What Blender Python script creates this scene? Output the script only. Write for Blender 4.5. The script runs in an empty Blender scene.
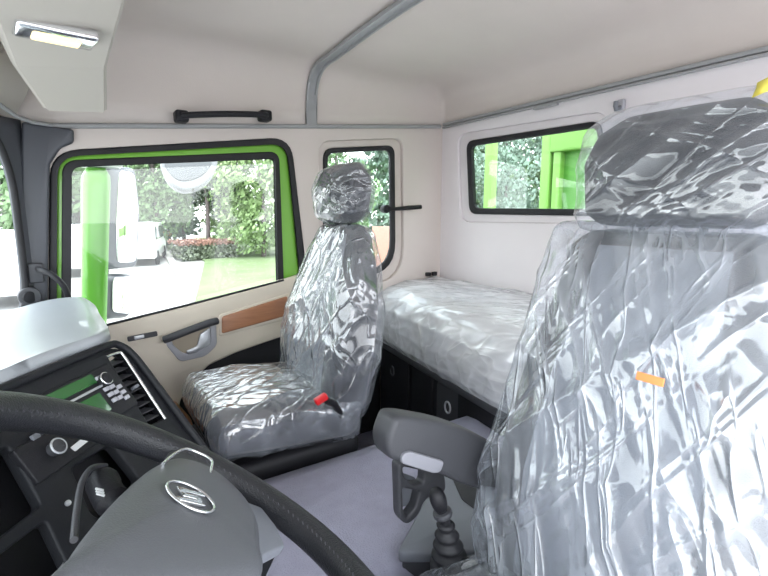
import bpy, bmesh, math, random
from mathutils import Vector, Matrix, noise
random.seed(7)
SC = bpy.context.scene
COL = SC.collection
PI = math.pi
sin, cos = math.sin, math.cos

# ---------------------------------------------------------------- camera
F_PX = 470.0
YAW, PIT = math.radians(33.153), math.radians(-9.185)
EYE = Vector((0, 0, 1.2))
FW = Vector((sin(YAW)*cos(PIT), cos(YAW)*cos(PIT), sin(PIT)))
RT = Vector((cos(YAW), -sin(YAW), 0))
UP = RT.cross(FW)
cam = bpy.data.objects.new('camera', bpy.data.cameras.new('camera'))
COL.objects.link(cam)
cam.matrix_world = Matrix(((RT.x, UP.x, -FW.x, EYE.x), (RT.y, UP.y, -FW.y, EYE.y), (RT.z, UP.z, -FW.z, EYE.z), (0, 0, 0, 1)))
cam.data.sensor_width = 36
cam.data.lens = F_PX*36/768
cam.data.clip_start = 0.02
cam.data.clip_end = 500
SC.camera = cam

def ray(px, py):
    return FW + RT*((px-384)/F_PX) + UP*((288-py)/F_PX)
def at(px, py, x=None, y=None, z=None):
    """the point of the place seen at a photo pixel, on the plane x=, y= or z="""
    d = ray(px, py)
    t = x/d.x if x is not None else (y/d.y if y is not None else (z-EYE.z)/d.z)
    return EYE + d*t

class Frame:
    """a working plane: origin, two axes and its normal"""
    def __init__(s, o, U, V):
        s.o = Vector(o); s.U = Vector(U).normalized(); s.V = Vector(V)
        s.V = (s.V - s.U*s.V.dot(s.U)).normalized(); s.N = s.U.cross(s.V)
    def q(s, px, py, h=0):
        d = ray(px, py); o = s.o + s.N*h
        t = (o-EYE).dot(s.N)/d.dot(s.N)
        p = EYE + d*t - o
        return (p.dot(s.U), p.dot(s.V))
    def w(s, u, v, h=0):
        return s.o + s.U*u + s.V*v + s.N*h
    def mat(s, h=0):
        o = s.o + s.N*h
        return Matrix(((s.U.x, s.V.x, s.N.x, o.x), (s.U.y, s.V.y, s.N.y, o.y), (s.U.z, s.V.z, s.N.z, o.z), (0, 0, 0, 1)))
    def Q(s, pts, h=0):
        return [s.q(p[0], p[1], h) for p in pts]

# ---------------------------------------------------------------- materials
MATS = {}
def mat(name, col, rough=0.6, metal=0.0, spec=0.5, bump=0.0, bscale=200, var=0.0, vscale=8, coat=0.0, sheen=0.0, stretch=None):
    m = bpy.data.materials.new(name); m.use_nodes = True
    nt = m.node_tree; b = nt.nodes['Principled BSDF']
    b.inputs['Base Color'].default_value = (*col, 1)
    b.inputs['Roughness'].default_value = rough
    b.inputs['Metallic'].default_value = metal
    b.inputs['Specular IOR Level'].default_value = spec
    b.inputs['Coat Weight'].default_value = coat
    b.inputs['Sheen Weight'].default_value = sheen
    tc = nt.nodes.new('ShaderNodeTexCoord'); vec = tc.outputs['Object']
    if stretch:
        mp = nt.nodes.new('ShaderNodeMapping'); mp.inputs['Scale'].default_value = stretch
        nt.links.new(vec, mp.inputs['Vector']); vec = mp.outputs[0]
    if var > 0:
        n = nt.nodes.new('ShaderNodeTexNoise'); n.inputs['Scale'].default_value = vscale; n.inputs['Detail'].default_value = 4
        nt.links.new(vec, n.inputs['Vector'])
        mx = nt.nodes.new('ShaderNodeMix'); mx.data_type = 'RGBA'
        mx.inputs['A'].default_value = (*[c*(1-var) for c in col], 1)
        mx.inputs['B'].default_value = (*[min(1, c*(1+var)) for c in col], 1)
        nt.links.new(n.outputs['Fac'], mx.inputs['Factor'])
        nt.links.new(mx.outputs['Result'], b.inputs['Base Color'])
    if bump > 0:
        n2 = nt.nodes.new('ShaderNodeTexNoise'); n2.inputs['Scale'].default_value = bscale; n2.inputs['Detail'].default_value = 3
        nt.links.new(vec, n2.inputs['Vector'])
        bp = nt.nodes.new('ShaderNodeBump'); bp.inputs['Strength'].default_value = bump; bp.inputs['Distance'].default_value = 0.004
        nt.links.new(n2.outputs['Fac'], bp.inputs['Height']); nt.links.new(bp.outputs[0], b.inputs['Normal'])
    MATS[name] = m
    return m

def emit(name, col, strength):
    m = mat(name, col, 0.3)
    b = m.node_tree.nodes['Principled BSDF']
    b.inputs['Emission Color'].default_value = (*col, 1); b.inputs['Emission Strength'].default_value = strength
    return m

def schlick(nt, normal=None):
    """reflectance of a thin sheet, the same from both sides"""
    lw = nt.nodes.new('ShaderNodeLayerWeight'); lw.inputs['Blend'].default_value = 0.5
    if normal is not None: nt.links.new(normal, lw.inputs['Normal'])
    p = nt.nodes.new('ShaderNodeMath'); p.operation = 'POWER'; p.inputs[1].default_value = 4.0; nt.links.new(lw.outputs['Facing'], p.inputs[0])
    q = nt.nodes.new('ShaderNodeMath'); q.operation = 'MULTIPLY_ADD'; q.inputs[1].default_value = 0.9; q.inputs[2].default_value = 0.045; nt.links.new(p.outputs[0], q.inputs[0])
    return q

def glass(name, tint=(0.93, 0.97, 0.95), refl=1.0):
    m = bpy.data.materials.new(name); m.use_nodes = True
    nt = m.node_tree; nt.nodes.clear()
    out = nt.nodes.new('ShaderNodeOutputMaterial'); t = nt.nodes.new('ShaderNodeBsdfTransparent'); t.inputs[0].default_value = (*tint, 1)
    g = nt.nodes.new('ShaderNodeBsdfGlossy'); g.inputs['Roughness'].default_value = 0.02
    f = schlick(nt)
    k = nt.nodes.new('ShaderNodeMath'); k.operation = 'MULTIPLY'; k.inputs[1].default_value = refl
    mx = nt.nodes.new('ShaderNodeMixShader')
    nt.links.new(f.outputs[0], k.inputs[0]); nt.links.new(k.outputs[0], mx.inputs[0])
    nt.links.new(t.outputs[0], mx.inputs[1]); nt.links.new(g.outputs[0], mx.inputs[2]); nt.links.new(mx.outputs[0], out.inputs[0])
    return m

def film(name, milk=(0.84, 0.9, 0.98), haze=0.12, gloss=1.6, base=0.05, scale=(9, 9, 2.2), rot=(0, 0, 0), bump=0.9, rough=0.1, size=1.0, tint=(0.97, 0.98, 1.0)):
    """clear crumpled polythene: see-through, with a thin milky haze and white highlights painted along the creases"""
    m = bpy.data.materials.new(name); m.use_nodes = True
    nt = m.node_tree; nt.nodes.clear(); N = nt.nodes.new; L = nt.links.new
    out = N('ShaderNodeOutputMaterial')
    tc = N('ShaderNodeTexCoord')
    def ridge(sc, r, det, dist, power):
        mp = N('ShaderNodeMapping'); mp.vector_type = 'TEXTURE'; mp.inputs['Scale'].default_value = tuple(1/k for k in sc); mp.inputs['Rotation'].default_value = r
        L(tc.outputs['Object'], mp.inputs['Vector'])
        n = N('ShaderNodeTexNoise'); n.inputs['Scale'].default_value = size; n.inputs['Detail'].default_value = det
        n.inputs['Distortion'].default_value = dist; L(mp.outputs[0], n.inputs['Vector'])
        a = N('ShaderNodeMath'); a.operation = 'SUBTRACT'; a.inputs[1].default_value = 0.5; L(n.outputs['Fac'], a.inputs[0])
        b = N('ShaderNodeMath'); b.operation = 'ABSOLUTE'; L(a.outputs[0], b.inputs[0])
        c = N('ShaderNodeMath'); c.operation = 'MULTIPLY_ADD'; c.inputs[1].default_value = -4.5; c.inputs[2].default_value = 1.0; c.use_clamp = True; L(b.outputs[0], c.inputs[0])
        d = N('ShaderNodeMath'); d.operation = 'POWER'; d.inputs[1].default_value = power; L(c.outputs[0], d.inputs[0])
        return d.outputs[0]
    r1 = ridge(scale, rot, 2.5, 0.6, 2.0)
    r2 = ridge((scale[0]*1.7, scale[1]*1.7, scale[2]*1.8), (-rot[0]*1.2, -rot[1], -rot[2]+0.3), 2, 0.6, 3)
    r3 = ridge((scale[0]*2.4, scale[1]*2.4, scale[2]*1.5), (rot[0]*0.8+0.1, rot[1], rot[2]), 1.5, 0.3, 7)
    s0 = N('ShaderNodeMath'); s0.operation = 'MULTIPLY_ADD'; s0.inputs[1].default_value = 0.45; L(r2, s0.inputs[0]); L(r1, s0.inputs[2])
    s = N('ShaderNodeMath'); s.operation = 'MULTIPLY_ADD'; s.inputs[1].default_value = 0.5; L(r3, s.inputs[0]); L(s0.outputs[0], s.inputs[2])
    bp = N('ShaderNodeBump'); bp.inputs['Strength'].default_value = bump; bp.inputs['Distance'].default_value = 0.012; L(s.outputs[0], bp.inputs['Height'])
    fr = schlick(nt, bp.outputs[0])
    fk = N('ShaderNodeMath'); fk.operation = 'MULTIPLY_ADD'; fk.inputs[1].default_value = gloss; fk.inputs[2].default_value = base; fk.use_clamp = True; L(fr.outputs[0], fk.inputs[0])
    rk = N('ShaderNodeMath'); rk.operation = 'MULTIPLY_ADD'; rk.inputs[1].default_value = 0.10; rk.use_clamp = True; L(s.outputs[0], rk.inputs[0]); L(fk.outputs[0], rk.inputs[2])  # gloss raised along the ridge mask, a painted crease highlight
    tr = N('ShaderNodeBsdfTransparent'); tr.inputs[0].default_value = (*tint, 1)
    gl = N('ShaderNodeBsdfGlossy'); gl.inputs['Roughness'].default_value = rough; L(bp.outputs[0], gl.inputs['Normal'])
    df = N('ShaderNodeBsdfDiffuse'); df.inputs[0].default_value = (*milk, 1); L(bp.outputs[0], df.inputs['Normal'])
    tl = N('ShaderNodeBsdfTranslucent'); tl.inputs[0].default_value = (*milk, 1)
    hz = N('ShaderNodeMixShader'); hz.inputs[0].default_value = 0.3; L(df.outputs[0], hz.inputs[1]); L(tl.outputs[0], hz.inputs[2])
    hk = N('ShaderNodeMath'); hk.operation = 'MULTIPLY_ADD'; hk.inputs[1].default_value = haze*1.6; hk.inputs[2].default_value = haze*0.55; hk.use_clamp = True; L(s.outputs[0], hk.inputs[0])  # even milky veil, plus white painted on the ridges as highlights
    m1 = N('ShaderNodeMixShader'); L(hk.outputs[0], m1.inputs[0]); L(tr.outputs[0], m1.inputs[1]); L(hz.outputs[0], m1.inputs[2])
    m2 = N('ShaderNodeMixShader'); L(rk.outputs[0], m2.inputs[0]); L(m1.outputs[0], m2.inputs[1]); L(gl.outputs[0], m2.inputs[2])
    L(m2.outputs[0], out.inputs[0])
    return m

M_LINER = mat('warm_grey_liner', (0.62, 0.55, 0.515), 0.85, bump=0.15, bscale=300, var=0.03)
M_LINER2 = mat('pale_liner', (0.665, 0.60, 0.56), 0.8, bump=0.15, bscale=300, var=0.03)
M_REARW = mat('rear_wall_plastic', (0.83, 0.785, 0.80), 0.6, bump=0.1, bscale=300, var=0.02)
M_RAILG = mat('grey_rail', (0.33, 0.335, 0.34), 0.45)
M_CONS = mat('console_plastic', (0.50, 0.46, 0.41), 0.6, bump=0.1, bscale=400)
M_BEIGE = mat('beige_door_plastic', (0.76, 0.68, 0.57), 0.55, bump=0.2, bscale=500, var=0.03)
M_WOOD = mat('wood_insert', (0.42, 0.19, 0.10), 0.35, var=0.25, vscale=6, stretch=(2, 20, 20), coat=0.3)
M_BLACK = mat('black_plastic', (0.014, 0.014, 0.017), 0.5, spec=0.3, bump=0.2, bscale=500)
M_RUBBER = mat('black_rubber', (0.012, 0.012, 0.015), 0.6)
M_DGREY = mat('dark_grey_plastic', (0.052, 0.053, 0.060), 0.5, bump=0.2, bscale=500)
M_PILLAR = mat('pillar_plastic', (0.075, 0.08, 0.095), 0.42, bump=0.15, bscale=500)
M_MGREY = mat('mid_grey_plastic', (0.17, 0.18, 0.205), 0.5, bump=0.15, bscale=500)
M_LGREY = mat('light_grey_plastic', (0.42, 0.42, 0.46), 0.4)
M_DASH = mat('dash_top_plastic', (0.36, 0.385, 0.41), 0.38, bump=0.12, bscale=400, var=0.05, coat=0.15)
M_PANEL = mat('panel_plastic', (0.014, 0.015, 0.018), 0.5, spec=0.25, bump=0.15, bscale=500)
M_SILVERW = mat('pale_plastic', (0.20, 0.205, 0.22), 0.4)
M_KGLASS = mat('kerb_mirror_inner', (0.10, 0.105, 0.115), 0.3)
M_GREENX = mat('green_column_paint', (0.10, 0.34, 0.03), 0.35, coat=0.3)
M_CHROME = mat('chrome', (0.85, 0.86, 0.88), 0.16, metal=1)
M_SILVER = mat('silver_paint', (0.62, 0.64, 0.67), 0.3, metal=0.6)
M_GREEN = mat('green_paint', (0.20, 0.50, 0.06), 0.28, coat=0.5)
M_GREENC = mat('green_cargo_paint', (0.18, 0.38, 0.07), 0.5, var=0.08)
M_GREEND = mat('green_cargo_panel', (0.09, 0.28, 0.04), 0.5, var=0.08)
M_LEATHER = mat('wheel_leather', (0.016, 0.017, 0.020), 0.38, bump=0.35, bscale=450)
M_HUB = mat('wheel_hub_plastic', (0.095, 0.10, 0.11), 0.42, bump=0.2, bscale=600)
M_SEAT = mat('seat_fabric_dark', (0.035, 0.036, 0.042), 0.85, bump=0.4, bscale=500, sheen=0.2)
M_SEATG = mat('seat_fabric_grey', (0.20, 0.215, 0.245), 0.85, bump=0.4, bscale=500, sheen=0.2)
M_CARPET = mat('carpet', (0.37, 0.365, 0.46), 0.95, bump=0.8, bscale=260, var=0.12, vscale=30)
M_MATT = mat('mattress_fabric', (0.90, 0.89, 0.91), 0.8, bump=0.2, bscale=100)
M_RED = mat('red_plastic', (0.65, 0.015, 0.02), 0.35)
M_ORANGE = mat('orange_label', (0.9, 0.28, 0.08), 0.5)
M_YELLOW = mat('yellow_tag', (0.85, 0.72, 0.12), 0.6)
M_WHITE = mat('white_mark', (0.8, 0.82, 0.82), 0.5)
M_WPAINT = mat('white_vehicle_paint', (0.82, 0.83, 0.85), 0.3, coat=0.3)
M_VGLASS = mat('vehicle_window', (0.10, 0.12, 0.14), 0.1)
M_TYRE = mat('tyre', (0.03, 0.03, 0.03), 0.9)
M_RSEAT = mat('mirror_glass', (0.92, 0.94, 0.96), 0.03, metal=1)
M_MHOUS = mat('mirror_housing', (0.11, 0.115, 0.14), 0.4)
M_SCREEN = mat('radio_screen', (0.025, 0.12, 0.03), 0.15, coat=0.6)
M_LAWN = mat('lawn', (0.17, 0.23, 0.11), 0.95, var=0.35, vscale=1.2)
M_CONC = mat('concrete', (0.38, 0.37, 0.365), 0.9, var=0.1, vscale=2)
M_BARK = mat('bark', (0.16, 0.13, 0.13), 0.95, var=0.3)
M_BRICK = mat('brick_wall', (0.45, 0.22, 0.18), 0.9, var=0.2)
def leafmat(name, col):
    m = mat(name, col, 0.6, var=0.5, vscale=0.9)
    m.node_tree.nodes['Principled BSDF'].inputs['Transmission Weight'].default_value = 0
    return m
M_LEAFS = [leafmat('leaf_bright', (0.30, 0.42, 0.19)), leafmat('leaf_mid', (0.21, 0.32, 0.16)), leafmat('leaf_dark', (0.17, 0.20, 0.16)), leafmat('leaf_blue', (0.20, 0.28, 0.22))]
M_HEDGE = leafmat('hedge_green', (0.17, 0.20, 0.14)); M_HEDGR = leafmat('hedge_red', (0.36, 0.21, 0.17)); M_HEDGY = leafmat('hedge_yellow', (0.48, 0.38, 0.15))
G_PANE = glass('window_glass')
G_HAZE = glass('door_glass', (0.96, 0.98, 0.96), 1.0)
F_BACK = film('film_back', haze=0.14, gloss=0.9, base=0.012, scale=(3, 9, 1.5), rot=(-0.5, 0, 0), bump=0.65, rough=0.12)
F_HEAD = film('film_head', haze=0.055, gloss=0.7, base=0.005, scale=(3, 8, 1.6), rot=(1.0, 0, 0), bump=0.36, rough=0.10)
F_SEAT2 = film('film_second', haze=0.08, gloss=1.0, base=0.03, scale=(4, 5, 1.6), rot=(0.4, 0.3, 0), bump=0.6, rough=0.13)
F_CUSH = film('film_cushion', haze=0.11, gloss=1.5, base=0.05, scale=(2.5, 7, 4), rot=(0, 0, 0.6), bump=0.5, rough=0.17)
F_BED = film('film_bed', milk=(0.95, 0.955, 0.97), haze=0.42, gloss=0.6, base=0.02, scale=(6, 1.5, 4), rot=(0, 0, 0.35), bump=0.4, rough=0.18)

# ---------------------------------------------------------------- helpers
def fin(me, name, m, parent=None, smooth=True, angle=40):
    o = bpy.data.objects.new(name, me); COL.objects.link(o)
    if m is not None:
        me.materials.clear()
        for mm in (m if isinstance(m, (list, tuple)) else [m]): me.materials.append(mm)
    if smooth:
        me.polygons.foreach_set('use_smooth', [True]*len(me.polygons))
        if angle < 180:
            me.set_sharp_from_angle(angle=math.radians(angle))
    if parent is not None:
        o.parent = parent
        o.matrix_parent_inverse = Matrix.Translation(parent.location).inverted() if parent.type == 'EMPTY' else Matrix()
    return o
def obj(name, bm, m, parent=None, smooth=True, angle=40):
    me = bpy.data.meshes.new(name); bm.normal_update(); bm.to_mesh(me); bm.free()
    return fin(me, name, m, parent, smooth, angle)
def thing(name, label, cat, loc=(0, 0, 0), group=None):
    o = bpy.data.objects.new(name, None); COL.objects.link(o); o.location = loc; o.empty_display_size = 0.1
    o['label'] = label; o['category'] = cat
    if group: o['group'] = group
    return o
def tag(o, label, cat, group=None, kind=None):
    o['label'] = label; o['category'] = cat
    if group: o['group'] = group
    if kind: o['kind'] = kind
    return o
def struct(o, label, cat=None):
    o['kind'] = 'structure'; o['label'] = label
    o['category'] = cat or o.name.split('_')[0]
    return o

def rpoly(pts, r=0.02, n=6):
    """rounded polygon; r one number or one per corner"""
    out = []; k = len(pts)
    for i in range(k):
        p = Vector(pts[i][:2]); a = Vector(pts[i-1][:2]); b = Vector(pts[(i+1) % k][:2])
        rr = r[i] if isinstance(r, (list, tuple)) else r
        la, lb = (a-p).length, (b-p).length
        rr = min(rr, la*0.48, lb*0.48)
        if rr < 1e-5: out.append(tuple(p)); continue
        s = p+(a-p).normalized()*rr; e = p+(b-p).normalized()*rr
        for j in range(n+1):
            t = j/n
            q = s*(1-t)**2+p*2*t*(1-t)+e*t*t
            out.append((q.x, q.y))
    return out
def spline_closed(pts, n=8):
    out = []; k = len(pts)
    P = [Vector(p[:2]) for p in pts]
    for i in range(k):
        p0, p1, p2, p3 = P[i-1], P[i], P[(i+1) % k], P[(i+2) % k]
        for j in range(n):
            t = j/n
            q = 0.5*((2*p1)+(p2-p0)*t+(2*p0-5*p1+4*p2-p3)*t*t+(3*p1-p0-3*p2+p3)*t**3)
            out.append((q.x, q.y))
    return out
def spline_open(P, n=8):
    P = [Vector(p) for p in P]; out = []
    for i in range(len(P)-1):
        p0 = P[max(i-1, 0)]; p1 = P[i]; p2 = P[i+1]; p3 = P[min(i+2, len(P)-1)]
        for j in range(n):
            t = j/n
            out.append(0.5*((2*p1)+(p2-p0)*t+(2*p0-5*p1+4*p2-p3)*t*t+(3*p1-p0-3*p2+p3)*t**3))
    out.append(P[-1])
    return out

def curve_mesh(cu, M=None):
    o = bpy.data.objects.new('tmp', cu)
    me = bpy.data.meshes.new_from_object(o)
    bpy.data.objects.remove(o); bpy.data.curves.remove(cu)
    if M is not None: me.transform(M)
    bm = bmesh.new(); bm.from_mesh(me); bmesh.ops.remove_doubles(bm, verts=bm.verts, dist=1e-5); bm.to_mesh(me); bm.free()
    return me
def plate_mesh(outlines, M, thick=0.01, bev=0.0, res=2):
    """flat plate with holes, |thick| deep, its front face at the frame's plane, going back"""
    cu = bpy.data.curves.new('c', 'CURVE'); cu.dimensions = '2D'; cu.fill_mode = 'BOTH'
    bev = min(bev, thick*0.45)
    cu.extrude = thick/2-bev; cu.bevel_depth = bev; cu.bevel_resolution = res; cu.offset = -bev
    for ol in outlines:
        sp = cu.splines.new('POLY'); sp.points.add(len(ol)-1); sp.use_cyclic_u = True
        for i, p in enumerate(ol): sp.points[i].co = (p[0], p[1], 0, 1)
    return curve_mesh(cu, M @ Matrix.Translation((0, 0, -thick/2)))
def plate(name, outlines, M, m, parent=None, thick=0.01, bev=0.0):
    return fin(plate_mesh(outlines, M, thick, bev), name, m, parent)
def tube_mesh(pts, r, cyclic=False, res=4):
    cu = bpy.data.curves.new('c', 'CURVE'); cu.dimensions = '3D'; cu.fill_mode = 'FULL'
    cu.bevel_depth = 1.0; cu.bevel_resolution = res; cu.use_fill_caps = True
    sp = cu.splines.new('POLY'); sp.points.add(len(pts)-1); sp.use_cyclic_u = cyclic
    for i, p in enumerate(pts):
        sp.points[i].co = (p[0], p[1], p[2], 1); sp.points[i].radius = r[i] if isinstance(r, (list, tuple)) else r
    return curve_mesh(cu)
def tube(name, pts, r, m, parent=None, cyclic=False, res=4):
    return fin(tube_mesh(pts, r, cyclic, res), name, m, parent)
def boxbm(bm, c, s, R=None, bev=0.0, seg=3):
    r = bmesh.ops.create_cube(bm, size=1)
    vs = r['verts']
    M = Matrix.Translation(c) @ (R.to_4x4() if R else Matrix()) @ Matrix.Diagonal((*s, 1))
    bmesh.ops.transform(bm, matrix=M, verts=vs)
    if bev > 0:
        es = list({e for v in vs for e in v.link_edges})
        bmesh.ops.bevel(bm, geom=es, offset=bev, segments=seg, affect='EDGES', profile=0.5)
    return bm
def box(name, c, s, m, parent=None, R=None, bev=0.0, seg=3):
    return obj(name, boxbm(bmesh.new(), c, s, R, bev, seg), m, parent)
def cyl_bm(bm, p0, p1, r0, r1=None, n=24, bev=0.0):
    p0, p1 = Vector(p0), Vector(p1); d = p1-p0
    r = bmesh.ops.create_cone(bm, cap_ends=True, segments=n, radius1=r0, radius2=r0 if r1 is None else r1, depth=d.length)
    bmesh.ops.transform(bm, matrix=Matrix.Translation((p0+p1)/2) @ d.to_track_quat('Z', 'Y').to_matrix().to_4x4(), verts=r['verts'])
    if bev > 0:
        es = [e for e in {e for v in r['verts'] for e in v.link_edges} if any(len(f.verts) > 4 for f in e.link_faces)]
        bmesh.ops.bevel(bm, geom=es, offset=bev, segments=2, affect='EDGES', profile=0.5)
    return bm
def cyl(name, p0, p1, r0, m, parent=None, r1=None, n=24, bev=0.0):
    return obj(name, cyl_bm(bmesh.new(), p0, p1, r0, r1, n, bev), m, parent)
def grid_bm(P, close_u=False, caps=False):
    bm = bmesh.new(); V = [[bm.verts.new(p) for p in row] for row in P]
    nu = len(P[0])
    for i in range(len(P)-1):
        for j in range(nu if close_u else nu-1):
            k = (j+1) % nu
            bm.faces.new((V[i][j], V[i][k], V[i+1][k], V[i+1][j]))
    if caps:
        bm.faces.new(V[0][::-1]); bm.faces.new(V[-1])
    return bm

# ---------------------------------------------------------------- the cab's plan
SIDE_Y, REAR_X = 2.1, 1.76
S = Frame((0, SIDE_Y, 0), (1, 0, 0), (0, 0, 1))        # passenger side wall, normal into the cab
RW = Frame((REAR_X, 0, 0), (0, -1, 0), (0, 0, 1))      # rear wall
def zrail(x): return 1.505+0.0925*x
FRONT = [(-0.13, 2.10), (-0.20, 2.02), (-0.32, 1.80), (-0.42, 1.45), (-0.47, 1.0), (-0.45, 0.5), (-0.38, 0.1), (-0.28, -0.15)]
front = [Vector((p[0], p[1], 0)) for p in spline_open([(x, y, 0) for x, y in FRONT], 6)]
per = []
def arc(cx, cy, r, a0, a1, n=8):
    return [Vector((cx+r*cos(a0+(a1-a0)*i/n), cy+r*sin(a0+(a1-a0)*i/n), 0)) for i in range(n+1)]
rc = 0.03
per += arc(REAR_X-rc, SIDE_Y-rc, rc, 0, PI/2)
per += [Vector((x, SIDE_Y, 0)) for x in [1.6-0.08*i for i in range(21)]]
per += front
per += [Vector((x, -0.15, 0)) for x in [-0.1, 0.2, 0.5, 0.8, 1.1, 1.4]]
per += [Vector((REAR_X, y, 0)) for y in [-0.15+0.1*i for i in range(21)]]
CEN = Vector((0.55, 1.0, 0))
KM, ZTOP = 0.80, 1.855
NE = 0.6
def ring_pt(p, phi):
    k = 1-(1-KM)*(1-max(cos(phi), 0)**NE)
    z0 = zrail(p.x)
    z = z0+(ZTOP-z0)*(sin(phi)**NE)
    q = CEN+(p-CEN)*k
    return Vector((q.x, q.y, z))
rows = []
for i in range(15):
    rows.append([ring_pt(p, PI/2*i/14) for p in per])
for k in (0.85, 0.65, 0.4, 0.15, 0.0):
    rows.append([Vector((CEN.x+(p.x-CEN.x)*KM*k, CEN.y+(p.y-CEN.y)*KM*k, ZTOP+0.035*(1-k*k))) for p in per])
bm = grid_bm([[v for v in r] for r in rows], close_u=True)
bmesh.ops.remove_doubles(bm, verts=bm.verts, dist=1e-4)
ceil = obj('ceiling', bm, M_LINER2, angle=180)
sm = ceil.modifiers.new('s', 'SOLIDIFY'); sm.thickness = 0.03; sm.offset = 1
struct(ceil, 'warm grey padded roof liner of the cab, curving down to the walls')
def perim_hit(dx, dy):
    best = None
    n = len(per)
    for i in range(n):
        a = per[i]-CEN; b = per[(i+1) % n]-CEN
        den = dx*(b.y-a.y)-dy*(b.x-a.x)
        if abs(den) < 1e-9: continue
        t = (a.x*(b.y-a.y)-a.y*(b.x-a.x))/den
        u = (a.x*dy-a.y*dx)/den
        if t > 0 and -1e-6 <= u <= 1+1e-6 and (best is None or t < best): best = t
    return best
def roofz(x, y):
    dx, dy = x-CEN.x, y-CEN.y
    t = perim_hit(dx, dy); k = 1/t
    p = CEN+Vector((dx, dy, 0))*t
    if k <= KM: return ZTOP+0.035*(1-(k/KM)**2)
    cp = (1-(1-k)/(1-KM))**(1/NE); phi = math.acos(min(1, max(0, cp)))
    z0 = zrail(p.x)
    return z0+(ZTOP-z0)*(sin(phi)**NE)

# ---------------------------------------------------------------- passenger side wall
O_ = S.Q([(48, 345), (50, 151), (291, 137), (309, 292)])
Gm = S.Q([(54, 345), (55, 155), (288, 142), (303, 292)])
K_ = S.Q([(61, 345), (62, 160), (280, 151), (285, 292)])
Wn = S.Q([(69, 345), (70, 165), (277, 157), (280, 292)])
rr = lambda b, t: [0.02, t, b, 0.02]
oO = rpoly(O_, [0.03, 0.09, 0.10, 0.03]); oG = rpoly(Gm, [0.03, 0.075, 0.085, 0.03]); oK = rpoly(K_, [0.03, 0.05, 0.05, 0.03]); oW = rpoly(Wn, [0.03, 0.035, 0.03, 0.03])
QO = rpoly(S.Q([(325, 148), (396, 145), (397, 272), (325, 282)]), [0.05, 0.05, 0.17, 0.05])
QI = rpoly(S.Q([(329, 153), (391, 150), (392, 267), (329, 276)]), [0.035, 0.035, 0.15, 0.04])
QR = rpoly(S.Q([(319, 141), (403, 138), (404, 280), (319, 292)]), [0.06, 0.06, 0.19, 0.05])
wall_out = [(-0.13, 0.0), (REAR_X+0.03, 0.0), (REAR_X+0.03, zrail(REAR_X)+0.01), (-0.13, zrail(-0.13)+0.01)]
w = plate('wall_right', [wall_out, oO, QR], S.mat(), M_LINER2, thick=0.03, bev=0.004)
struct(w, 'pale grey side wall panel around the door and small side window')
struct(plate('trim_8', [rpoly([(0.99, 0.002), (1.34, 0.002), (1.34, 0.76), (0.99, 0.74)], 0.01)], S.mat(0.012), M_BLACK, thick=0.012, bev=0.003), 'black lower trim of the side wall behind the far seat', 'trim')
# recessed reveal around the small window
rv = plate('trim_1', [QR, QO], S.mat(-0.02), M_LINER2, thick=0.02, bev=0.004)
struct(rv, 'pale recessed surround of the small fixed side window', 'trim')
# small side window
wn = thing('window_1', 'small upright rounded side window with black rubber seal behind the wide seat', 'window', S.w(1.2, 1.15))
wn['label'] = 'small upright side window with black rubber seal, behind the far seat'
wn['kind'] = 'structure'
plate('window_frame', [QO, QI], S.mat(-0.008), M_RUBBER, wn, thick=0.02, bev=0.006)
plate('pane', [QI], S.mat(-0.02), G_PANE, wn, thick=0.004)
lt = cyl('latch', S.w(*S.q(384, 209), -0.005), S.w(*S.q(384, 209), 0.03), 0.022, M_BLACK, wn, bev=0.003)
bm = bmesh.new()
pts = [S.w(*S.q(x, y), h) for x, y, h in ((384, 209, 0.025), (392, 209, 0.035), (404, 208, 0.04), (416, 207, 0.045))]
me = tube_mesh(pts, [0.010, 0.009, 0.012, 0.011]); fin(me, 'latch_lever', M_BLACK, lt)

# passenger door
door = thing('door_1', 'bright green passenger door with beige trim panel and wide window', 'door', S.w(0.4, 0.5))
door['kind'] = 'structure'
plate('outer_seal', [oO, oG], S.mat(0.005), M_RUBBER, door, thick=0.03, bev=0.008)
plate('green_frame', [oG, oK], S.mat(-0.012), M_GREEN, door, thick=0.03, bev=0.013)
plate('window_seal', [oK, oW], S.mat(-0.005), M_RUBBER, door, thick=0.03, bev=0.006)
plate('pane', [oW], S.mat(-0.02), G_HAZE, door, thick=0.004)
D = Frame((0, 2.055, 0), (1, 0, 0), (0, 0, 1))
# beige upper trim: belt line falls towards the windscreen
up = D.Q([(60, 337), (97, 328), (190, 305), (284, 280), (303, 274), (302, 300), (296, 325), (285, 336), (262, 344), (236, 353), (210, 365), (192, 381), (181, 400), (176, 425), (60, 425)])
plate('trim_panel', [rpoly(up, 0.012, 3)], D.mat(), M_BEIGE, door, thick=0.04, bev=0.010)
belt = D.Q([(60, 337.5), (97, 328.5), (190, 305.5), (284, 281)])
tube('belt_seal', [D.w(u, v+0.004, -0.004) for u, v in belt], 0.005, M_RUBBER, door)
low = [(-0.13, 0.02), (0.98, 0.02), (0.98, 0.75), (0.5, 0.60), (-0.13, 0.60)]
plate('lower_panel', [rpoly(low, 0.05)], Frame((0, 2.075, 0), (1, 0, 0), (0, 0, 1)).mat(), M_BLACK, door, thick=0.02, bev=0.006)
# wood insert
wd = D.Q([(222, 317), (288, 296), (286, 316), (222, 334)], 0.012)
plate('wood_insert', [rpoly(wd, 0.012)], D.mat(0.014), M_WOOD, door, thick=0.02, bev=0.007)
wf = D.Q([(219, 315), (290, 293), (289, 319), (219, 337)], 0.006)
plate('insert_frame', [rpoly(wf, 0.014)], D.mat(0.006), M_BEIGE, door, thick=0.015, bev=0.005)
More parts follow.
